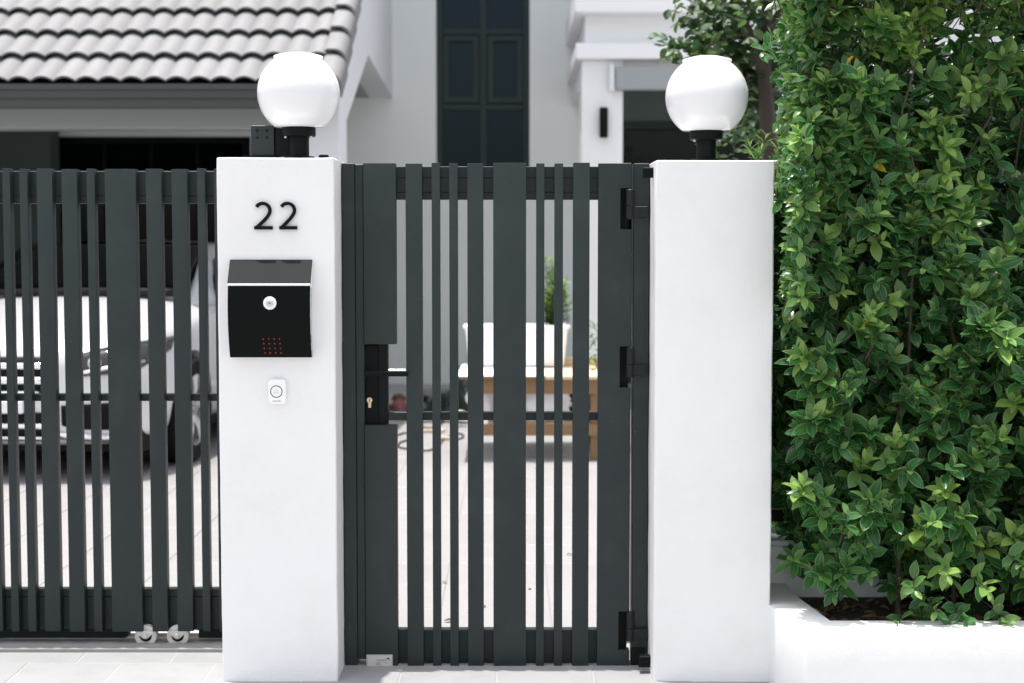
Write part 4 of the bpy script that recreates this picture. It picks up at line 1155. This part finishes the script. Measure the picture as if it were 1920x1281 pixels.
tag(so, 'white dust sheet spread over the left half of the workbench', 'sheet')
bb = boxo('wood_plank', PX(1000, 650, DB + 0.9), tx1 + 0.05, YB + 0.80, YB + 0.84, tz1 + 0.0012, tz1 + 0.055, M['wood_pale'], None, 0.002)
tag(bb, 'orange timber plank lying on edge at the back of the workbench', 'plank')

# white trough on the bench with feathery plant
Dt = DB + 0.74
wa, wb = PX(871, 612, Dt), PX(1066, 612, Dt)
ztop = PZ(609, Dt); zbot = tz1 + 0.0085
tr_ = thing('white_trough', 'white plastic planting trough standing on the workbench', 'planter', ((wa + wb) / 2, Dt + CAM.y, zbot))
yc = Dt + CAM.y
m = MB()
ins = 0.02
v = []
for (z, e) in ((zbot, 0.035), (ztop - 0.02, 0.008), (ztop - 0.02, -0.006), (ztop, -0.006), (ztop, 0.012), (zbot + 0.05, 0.045)):
    v += [(wa + e, yc - 0.13 + e, z), (wb - e, yc - 0.13 + e, z), (wb - e, yc + 0.13 - e, z), (wa + e, yc + 0.13 - e, z)]
f = [(3, 2, 1, 0)]
for l in range(5):
    for i in range(4):
        j = (i + 1) % 4; f.append((l * 4 + i, l * 4 + j, l * 4 + 4 + j, l * 4 + 4 + i))
f.append((20, 21, 22, 23))
m.add(v, f).build('trough', M['plastic_white'], tr_, bevel=0.003)
boxo('potting_soil', wa + 0.05, wb - 0.05, yc - 0.08, yc + 0.08, zbot + 0.051, ztop - 0.03, M['soil'], tr_)
pc = at(1038, 605, Dt)
fp = thing('feathery_plant', 'feathery bright green plant growing in the white trough', 'plant', (pc.x, pc.y, ztop - 0.03))
fl, fa = [], []
for k in range(34):
    a = random.uniform(0, 6.283); sp = random.uniform(0.0, 0.16); h = random.uniform(0.22, 0.50) * (1 - sp * 1.6)
    p0 = Vector((pc.x + random.gauss(0, 0.035), pc.y + random.gauss(0, 0.02), ztop - 0.03)); p1 = p0 + Vector((math.cos(a) * sp, math.sin(a) * sp * 0.6, h))
    mid = (p0 + p1) / 2 + Vector((math.cos(a), math.sin(a) * 0.5, 0)) * -0.02
    MB().tube([p0, mid, p1], [0.003, 0.002, 0.001], 4, cap=False).build('stem', M['twig'], fp)
    for j in range(44):
        t = random.uniform(0.12, 1.0); p = p0.lerp(mid, t * 2) if t < 0.5 else mid.lerp(p1, t * 2 - 1)
        d = Vector((random.gauss(0, 1), random.gauss(0, 1), random.gauss(0.5, 0.6)))
        fl.append(basis(d, Vector((random.gauss(0, .5), -0.6, 1)), p, random.uniform(0.03, 0.055), 0.45)); fa.append(max(0.05, min(0.95, 0.25 + 0.55 * t + random.uniform(-.15, .15))))
fm = np.array(fl); fm[:, :3, 3] -= np.array(orig(fp))
fo2 = bpy.data.objects.new('fronds', leaf_mesh('fronds', T2, fm, fa)); fo2.data.materials.append(M['herb_leaf']); C.objects.link(fo2); fo2.parent = fp; fo2['kind'] = 'stuff'

# lumps: bags and cloth
def lump(name, label, cat, c, r, m, seed, flat=0.6, rough=0.25, sq=1.0):
    bm = bmesh.new(); bmesh.ops.create_icosphere(bm, subdivisions=4, radius=1.0)
    for v_ in bm.verts:
        d = v_.co.normalized()
        k = 1 + rough * noise.noise(d * 1.7 + Vector((seed, 0, 0))) + rough * 0.5 * noise.noise(d * 4.5 + Vector((0, seed, 0))) + rough * 0.25 * abs(noise.noise(d * 9 + Vector((0, 0, seed))))
        co = Vector((d.x * r[0] * k, d.y * r[1] * k, d.z * r[2] * k))
        co.z = max(co.z, -r[2] * flat)
        v_.co = co + Vector((0, 0, r[2] * flat))
    me = bpy.data.meshes.new(name); bm.to_mesh(me); bm.free()
    o = finish(me, name, m, None, smooth=60); o.location = c
    tag(o, label, cat); return o
lump('plastic_bag', 'bulging white plastic bag on the shelf under the workbench', 'bag', (PX(1010, 760, DB + 0.22), YB + 0.24, zs1 - 0.002), (0.20, 0.12, 0.17), M['bag_white'], 3.1, 0.8, 0.22)
lump('plastic_bag', 'white plastic sack slumped at the left end under the workbench', 'bag', (PX(915, 760, DB + 0.40), YB + 0.45, zs1 - 0.002), (0.12, 0.12, 0.17), M['bag_white'], 5.1, 0.8, 0.25)
cb = thing('tool_case', 'black tool case under the right half of the workbench', 'case', (PX(1066, 760, DB + 0.35), YB + 0.36, zs1 - 0.002))
ccx = cb.location.x
boxo('shell', ccx - 0.09, ccx + 0.10, YB + 0.30, YB + 0.52, zs1 - 0.002, zs1 + 0.10, M['black'], cb, 0.01)
boxo('lid', ccx - 0.085, ccx + 0.095, YB + 0.305, YB + 0.515, zs1 + 0.102, zs1 + 0.24, M['black'], cb, 0.012)
boxo('latch', ccx - 0.01, ccx + 0.02, YB + 0.293, YB + 0.2995, zs1 + 0.085, zs1 + 0.115, M['steel'], cb)

Dc = 11.6
lump('red_cloth_bundle', 'dusty red cloth bundle on the courtyard floor left of the workbench', 'cloth', at(752, 783, Dc) * 1.0, (0.11, 0.10, 0.075), M['red_cloth'], 1.3, 0.7, 0.35)
lump('dark_cloth_heap', 'heap of dark cloth on the floor beside the red bundle', 'cloth', at(826, 783, Dc + 0.1), (0.17, 0.14, 0.14), M['dark_cloth'], 2.3, 0.7, 0.4)
lump('red_cloth_bundle', 'flat red cloth strip in front of the dark cloth heap', 'cloth', at(815, 786, Dc - 0.25), (0.20, 0.06, 0.025), M['red_cloth'], 7.3, 0.7, 0.4)
lump('brown_bundle', 'small brown bundle by the wall behind the red cloth', 'bundle', at(748, 752, Dc + 1.2), (0.06, 0.06, 0.035), M['leaf_litter'], 8.3, 0.7, 0.3)
lump('black_bag', 'black bag hanging full beside the workbench left end', 'bag', at(866, 781, Dc - 0.3), (0.075, 0.09, 0.19), M['dark_cloth'], 4.7, 0.9, 0.35)
lump('pale_bag', 'small pale paper bag at the foot of the black bag', 'bag', at(862, 783, Dc - 0.55), (0.05, 0.05, 0.03), mat('pale_paper', (0.55, 0.52, 0.38), 0.7), 9.7, 0.8, 0.3)
# floor items: cables and timber offcuts
def floor_pt(px, py, z=0.004):
    d = at(px, py, 1.0) - CAM; k = (z - CAM.z) / d.z; return CAM + d * k
def cable(name, label, pix, r=0.006):
    P_ = [floor_pt(*p, z=r) for p in pix]; pts = []
    for i in range(len(P_) - 1):
        p0, p1, p2, p3 = P_[max(i - 1, 0)], P_[i], P_[i + 1], P_[min(i + 2, len(P_) - 1)]
        for k in range(6):
            t = k / 6
            pts.append(0.5 * ((2 * p1) + (p2 - p0) * t + (2 * p0 - 5 * p1 + 4 * p2 - p3) * t * t + (3 * p1 - p0 - 3 * p2 + p3) * t ** 3))
    pts.append(P_[-1])
    o = MB().tube(pts, r, 6).build(name, M['black'], smooth=60); tag(o, label, 'cable'); return o
cable('power_cable', 'black power cable looping over the floor left of the workbench', [(745, 816), (760, 812), (775, 817), (768, 824), (750, 830), (748, 838), (765, 842), (800, 845), (822, 836), (832, 824), (850, 815), (866, 814), (868, 820), (856, 824), (838, 820)])
cable('power_cable', 'short black cable lying nearer the dark cloth heap', [(790, 800), (806, 803), (824, 797), (832, 790), (828, 787)], 0.005)
for k, (x, y, a, ln, lab) in enumerate(((800, 812, 0.3, 0.10, 'short orange timber offcut lying left of the cable loop'), (826, 812, 1.2, 0.09, 'stub of pale timber tilted inside the cable loop'), (836, 826, -0.4, 0.12, 'longest pale timber offcut lying right of the cable loop'))):
    p = floor_pt(x, y, 0.0)
    o = boxo('timber_offcut', -ln / 2, ln / 2, -0.018, 0.018, 0.0, 0.026, M['wood_pale'], None, 0.002)
    o.location = (p.x, p.y, 0.0); o.rotation_euler = (0, 0, a); tag(o, lab, 'offcut', 'timber offcuts on the courtyard floor')

# plant pot and bag to the right of the bench
Dq = 10.2
pp = floor_pt(1132, 842, 0.0)
pot = thing('potted_shrub', 'dark potted shrub standing right of the workbench', 'plant', (pp.x, pp.y, 0))
MB().lathe([(0, 0), (0.09, 0), (0.12, 0.20), (0.125, 0.22), (0.11, 0.22), (0.10, 0.19), (0, 0.19)], (pp.x, pp.y, 0), 'z', 28).build('pot', M['black'], pot, smooth=40)
MB().tube([(pp.x, pp.y, 0.18), (pp.x + 0.01, pp.y, 0.5), (pp.x, pp.y, 0.78)], [0.012, 0.009, 0.004], 6).build('stem', M['bark'], pot, smooth=60)
sl, sa_ = [], []
for _ in range(420):
    p = Vector((pp.x + random.gauss(0, 0.085), pp.y + random.gauss(0, 0.08), random.uniform(0.26, 0.84)))
    sl.append(basis(Vector((random.gauss(0, 1), random.gauss(0, 1), random.gauss(0.2, 0.6))), Vector((random.gauss(0, .4), -0.4, 1)), p, random.uniform(0.03, 0.06), 0.8)); sa_.append(random.uniform(0.1, 0.6))
sq_ = np.array(sl); sq_[:, :3, 3] -= np.array(orig(pot))
so2 = bpy.data.objects.new('foliage', leaf_mesh('foliage', T2, sq_, sa_)); so2.data.materials.append(M['herb_leaf']); C.objects.link(so2); so2.parent = pot; so2['kind'] = 'stuff'
lump('blue_bag', 'pale blue bag lying on the floor behind the potted shrub', 'bag', (pp.x - 0.02, pp.y + 0.35, 0.0), (0.12, 0.10, 0.15), M['blue_cloth'], 6.1, 0.8, 0.3)
# fallen leaves on the courtyard tiles
for k, (x, y, a, lab) in enumerate(((832, 1165, 0.2, 'long brown fallen leaf on the tiles close behind the gate'), (829, 1093, 0.8, 'small curled brown leaf on the tiles in the third gap of the gate'), (910, 1138, 1.9, 'tiny reddish leaf on the tiles left of the wide centre slat'), (1062, 1040, 0.4, 'tiny brown leaf on the tiles right of the thin slats'), (992, 1105, 1.3, 'tiny grey leaf on the tiles right of the wide centre slat'))):
    p = floor_pt(x, y, 0.003)
    o = bpy.data.objects.new('fallen_leaf', leaf_mesh('fallen_leaf', leaf_template(0.5, 0.3), np.eye(4)[None], [0.5])); o.data.materials.append(M['leaf_litter']); C.objects.link(o)
    s = 0.03 if k else 0.05
    o.location = p; o.scale = (s, s, s); o.rotation_euler = (0, 0.2, a - 1.5); tag(o, lab, 'leaf', 'fallen leaves on the courtyard tiles')

# =================================================================== CAR
CARW = 0.90
car_front = at(-16, 700, 8.38)
car = thing('parked_car', 'silver white saloon car parked nose out in the carport', 'car', (car_front.x, car_front.y, 0.0), rotz=R(-5.0))
def car_loft():
    # stations: y, half width, z bottom, z of shoulder, z of top centre
    st = [(0.00, 0.60, 0.28, 0.64, 0.735), (0.05, 0.70, 0.22, 0.70, 0.775), (0.16, 0.79, 0.19, 0.775, 0.825), (0.36, 0.855, 0.18, 0.82, 0.875), (0.65, 0.885, 0.18, 0.835, 0.92), (1.00, 0.895, 0.18, 0.87, 0.985),
          (1.32, 0.90, 0.18, 0.905, 1.045), (1.60, 0.90, 0.18, 0.92, 1.03), (2.2, 0.90, 0.18, 0.935, 0.99), (3.0, 0.90, 0.18, 0.955, 1.00), (3.6, 0.895, 0.18, 0.965, 1.03), (4.1, 0.87, 0.19, 0.965, 1.05), (4.42, 0.80, 0.24, 0.92, 1.03), (4.52, 0.68, 0.32, 0.84, 0.95)]
    V, F = [], []; n = None
    for (y, w, zb, zs_, zt) in st:
        half = [(0.0, zb), (w * 0.80, zb), (w * 0.955, zb + 0.05), (w * 0.985, zb + 0.20), (w, zb + 0.32 if zb + 0.32 < zs_ - 0.06 else zs_ - 0.06), (w * 0.985, zs_ - 0.02), (w * 0.955, zs_ + 0.018), (w * 0.86, zs_ + (zt - zs_) * 0.55), (w * 0.62, zs_ + (zt - zs_) * 0.83), (w * 0.32, zt - 0.006), (0.0, zt)]
        ring = half + [(-x, z) for (x, z) in half[-2:0:-1]]
        n = len(ring); V += [(x, y, z) for (x, z) in ring]
    for s in range(len(st) - 1):
        for k in range(n):
            k2 = (k + 1) % n; F.append((s * n + k, s * n + k2, (s + 1) * n + k2, (s + 1) * n + k))
    F.append(tuple(range(n - 1, -1, -1))); F.append(tuple((len(st) - 1) * n + k for k in range(n)))
    return V, F
V, F = car_loft()
m = MB(); m.v, m.f = V, F
body = m.build('body', M['car'], car, local=True, smooth=40)
WR, WY1, WY2 = 0.325, 0.92, 3.62
# wheel arches cut with a boolean
cut = MB()
for wy in (WY1, WY2):
    cut.lathe([(0, -1.2), (WR + 0.045, -1.2), (WR + 0.045, -0.62), (0, -0.62)], (0, wy, WR), 'x', 40)
    cut.lathe([(0, 0.62), (WR + 0.045, 0.62), (WR + 0.045, 1.2), (0, 1.2)], (0, wy, WR), 'x', 40)
cuto = cut.build('tmp_cutter', None, None, local=True)
sub = body.modifiers.new('s', 'SUBSURF'); sub.levels = 2; sub.render_levels = 2
bo = body.modifiers.new('b', 'BOOLEAN'); bo.operation = 'DIFFERENCE'; bo.object = cuto; bo.solver = 'EXACT'
body.parent = None
bpy.context.view_layer.update()
dg = bpy.context.evaluated_depsgraph_get()
nme = bpy.data.meshes.new_from_object(body.evaluated_get(dg))
body.modifiers.clear(); old = body.data; body.data = nme; bpy.data.meshes.remove(old)
if not nme.materials: nme.materials.append(M['car'])
for p in nme.polygons: p.use_smooth = True
nme.set_sharp_from_angle(angle=R(35))
body.parent = car
bpy.data.objects.remove(cuto)
from mathutils.bvhtree import BVHTree
bv = BVHTree.FromPolygons([v_.co.copy() for v_ in nme.vertices], [tuple(p.vertices) for p in nme.polygons])
def front(x, z, off=0.006):
    h = bv.ray_cast(Vector((x, -2, z)), Vector((0, 1, 0)))
    if h[0] is None or h[0].y > 1.0:
        h = bv.find_nearest(Vector((x, 0.1, z)))
    return tuple(h[0] + h[1].normalized() * off)
# cabin: roof and pillars, then glass panels just proud of it
gh = [(1.30, 0.74, 0.985, 1.02), (1.62, 0.70, 0.98, 1.18), (1.95, 0.645, 0.97, 1.32), (2.15, 0.60, 0.97, 1.362), (2.6, 0.585, 0.97, 1.378), (3.2, 0.58, 0.97, 1.36), (3.5, 0.60, 0.98, 1.31), (3.85, 0.65, 1.0, 1.16), (4.05, 0.68, 1.02, 1.06)]
V, F = [], []
for (y, wt, zb, zt) in gh:
    wb_ = min(0.84, wt + 0.20 * min(1.0, (zt - zb) / 0.3) + 0.02)
    half = [(0, zb - 0.06), (wb_, zb - 0.06), (wb_ - 0.02, zb), (wt + 0.02, max(zb + 0.005, zt - 0.05)), (wt - 0.05, zt - 0.012), (wt * 0.5, zt), (0, zt + 0.004)]
    ring = half + [(-x, z) for (x, z) in half[-2:0:-1]]; n = len(ring); V += [(x, y, z) for (x, z) in ring]
for s in range(len(gh) - 1):
    for k in range(n):
        k2 = (k + 1) % n; F.append((s * n + k, s * n + k2, (s + 1) * n + k2, (s + 1) * n + k))
F.append(tuple(range(n - 1, -1, -1))); F.append(tuple((len(gh) - 1) * n + k for k in range(n)))
m = MB(); m.v, m.f = V, F
cabin = m.build('roof', M['car'], car, local=True, smooth=50)
bvr = BVHTree.FromPolygons([v_.co.copy() for v_ in cabin.data.vertices], [tuple(p.vertices) for p in cabin.data.polygons])
def flank(s, y, z, off=0.006):
    h = bvr.ray_cast(Vector((s * 3, y, z)), Vector((-s, 0, 0)))
    if h[0] is None: h = bvr.find_nearest(Vector((s * 0.7, y, z)))
    return (h[0].x + s * off, h[0].y, h[0].z)
def panel(name, rows_, mm, parent=car, th=0.004, smooth=60):
    """Curved sheet from rows of points (car space), given thickness."""
    m = MB(); nr, nc = len(rows_), len(rows_[0])
    m.v = [tuple(p) for r in rows_ for p in r]
    m.f = [(r * nc + c, r * nc + c + 1, (r + 1) * nc + c + 1, (r + 1) * nc + c) for r in range(nr - 1) for c in range(nc - 1)]
    o = m.build(name, mm, parent, local=True, smooth=smooth)
    s = o.modifiers.new('t', 'SOLIDIFY'); s.thickness = th; s.offset = 0
    return o
ws = []
for (y, w, z) in ((1.20, 0.765, 1.012), (1.38, 0.735, 1.092), (1.60, 0.700, 1.195), (1.94, 0.642, 1.332), (2.06, 0.61, 1.358)):
    ws.append([(w * u, y - 0.028 + 0.05 * u * u, z + 0.012 - 0.012 * u * u) for u in (-1, -0.75, -0.4, 0, 0.4, 0.75, 1)])
panel('windscreen', ws, M['car_glass'])
for s in (-1, 1):
    sw = []
    for (z, y0, y1) in ((0.985, 1.66, 3.66), (1.05, 1.72, 3.60), (1.12, 1.82, 3.54), (1.19, 1.96, 3.46), (1.255, 2.12, 3.36)):
        sw.append([flank(s, y0 + (y1 - y0) * u / 12, z, 0.016) for u in range(13)])
    panel('side_window', sw, M['car_glass'])
    # door mirror
    bmx = MB()
    bm_pts = [(s * 0.86, 1.72, 0.985), (s * 0.95, 1.69, 1.00), (s * 1.04, 1.70, 1.03)]
    bmx.tube(bm_pts, [0.02, 0.03, 0.03], 8)
    bmx.build('mirror_arm', M['black'], car, local=True, smooth=50)
    mm_ = MB().lathe([(0.0, -0.10), (0.05, -0.09), (0.075, -0.04), (0.08, 0.03), (0.06, 0.08), (0.0, 0.09)], (0, 0, 0), 'x', 20)
    mm_.v = [(s * (0.99 + x), 1.68 + y * 0.8, 1.055 + z * 0.85) for (x, y, z) in mm_.v]
    mm_.build('door_mirror', M['car'], car, local=True, smooth=50)
    # headlight: a dark lens swept round the corner, projectors and a chrome blade inside
    def hz_top(t): return 0.700 + 0.100 * t ** 0.6
    def hz_bot(t): return 0.600 + 0.030 * t + (0.095 * ((t - 0.72) / 0.28) ** 2 if t > 0.72 else 0.0) + (0.05 * ((0.1 - t) / 0.1) if t < 0.1 else 0.0)
    hl = []
    for t in [k / 12 for k in range(13)]:
        hl.append([front(s * (0.455 + 0.405 * t), hz_bot(t) + (hz_top(t) - hz_bot(t)) * k, 0.006) for k in (0, 0.25, 0.5, 0.75, 1)])
    lampp = panel('headlight', hl, M['lens'], th=0.006)
    for (t, rr) in ((0.34, 0.034), (0.62, 0.036)):
        q = front(s * (0.455 + 0.405 * t), 0.5 * (hz_bot(t) + hz_top(t)), 0.004)
        MB().lathe([(0, 0.0), (rr * 0.7, -0.002), (rr, -0.012), (rr * 1.1, -0.012), (rr * 1.1, 0.02), (0, 0.02)], q, 'y', 20).build('projector', M['chrome'], lampp, local=True, smooth=40)
    bl = [[front(s * (0.50 + 0.30 * k / 6), 0.615 + 0.055 * (k / 6) + dz, 0.012) for k in range(7)] for dz in (0.016, 0.0)]
    panel('light_trim', bl, M['chrome'], parent=lampp, th=0.006)
    fi = [[front(s * (0.40 + 0.34 * k / 6), 0.44 + 0.02 * k / 6 - (0.13 - 0.02 * (k == 0)) * r_ / 3 - 0.03 * (k / 6) * r_ / 3, 0.006) for k in range(7)] for r_ in range(4)]
    panel('fog_intake', fi, M['black'], th=0.012)
    ft = [[front(s * (0.36 + 0.40 * k / 6), 0.292 - 0.025 * k / 6 - dz, 0.014) for k in range(7)] for dz in (0.0, 0.034)]
    panel('bumper_trim', ft, M['chrome'], th=0.012)
    # door cut line and handle
    boxo('door_handle', s * 0.895, s * 0.925, 2.15, 2.33, 0.845, 0.870, M['car'], car, 0.008, local=True)
    boxo('indicator', s * 0.889, s * 0.903, 1.40, 1.47, 0.70, 0.72, M['black'], car, 0.004, local=True)
    for wy in (WY1, WY2):
        wx = s * 0.80
        wh = thing('x', '', '')
        bpy.data.objects.remove(wh)
        tyre = MB().lathe([(WR * 0.68, -0.10), (WR * 0.93, -0.105), (WR * 0.99, -0.085), (WR, -0.06), (WR, 0.06), (WR * 0.99, 0.085), (WR * 0.93, 0.105), (WR * 0.68, 0.10)], (wx, wy, WR), 'x', 48, True).build('wheel', M['tyre'], car, local=True, smooth=40)
        rim = MB().lathe([(WR * 0.66, -0.095), (WR * 0.70, -0.10), (WR * 0.70, 0.10), (WR * 0.66, 0.095), (WR * 0.62, 0.05), (WR * 0.62, -0.05)], (wx, wy, WR), 'x', 48, True).build('rim', M['rim'], tyre, local=True, smooth=40)
        MB().lathe([(0, -0.03), (WR * 0.60, -0.03), (WR * 0.60, 0.02), (0, 0.02)], (wx - s * 0.03, wy, WR), 'x', 32).build('brake_disc', M['black'], tyre, local=True)
        for k in range(5):
            a = 2 * math.pi * k / 5 + 0.3
            for da_ in (-0.13, 0.13):
                ca_, sa2 = math.cos(a + da_), math.sin(a + da_)
                ca0, sa0 = math.cos(a), math.sin(a)
                sp_ = MB().tube([(wx + s * 0.06, wy + ca0 * 0.03, WR + sa0 * 0.03), (wx + s * 0.085, wy + ca_ * WR * 0.40, WR + sa2 * WR * 0.40), (wx + s * 0.085, wy + ca_ * WR * 0.67, WR + sa2 * WR * 0.67)], [0.022, 0.016, 0.016], 6)
                sp_.build('spoke', M['rim'], tyre, local=True, smooth=50)
        MB().lathe([(0, -0.01), (0.035, -0.01), (0.035, 0.01), (0, 0.01)], (wx + s * 0.085, wy, WR), 'x', 20).build('hub_cap', M['rim'], tyre, local=True)
# grille
XS9 = [-1, -0.75, -0.5, -0.25, 0, 0.25, 0.5, 0.75, 1]
gl = [[front(x * w, z, 0.006) for x in XS9] for (z, w) in ((0.712, 0.36), (0.66, 0.365), (0.60, 0.36), (0.53, 0.32), (0.475, 0.26))]
grille = panel('grille', gl, M['black'], th=0.01)
for (z, w, hgt) in ((0.662, 0.345, 0.030), (0.582, 0.335, 0.036), (0.512, 0.28, 0.018)):
    panel('grille_bar', [[front(x * w, z + d_, 0.024) for x in XS9] for d_ in (hgt / 2, -hgt / 2)], M['chrome'], parent=grille, th=0.012)
low = panel('lower_intake', [[front(x * 0.35, z, 0.006) for x in XS9] for z in (0.40, 0.35, 0.30, 0.24)], M['black'], th=0.012)
for (z, hgt) in ((0.325, 0.028), (0.262, 0.012)):
    panel('intake_bar', [[front(x * 0.35, z + d_, 0.020) for x in XS9] for d_ in (hgt / 2, -hgt / 2)], M['chrome'], parent=low, th=0.01)
boxo('number_plate', -0.20, 0.20, -0.055, -0.045, 0.40, 0.47, M['plastic_white'], car, 0.003, local=True)
boxo('underbody', -0.78, 0.78, 0.25, 4.3, 0.15, 0.30, M['black'], car, local=True)
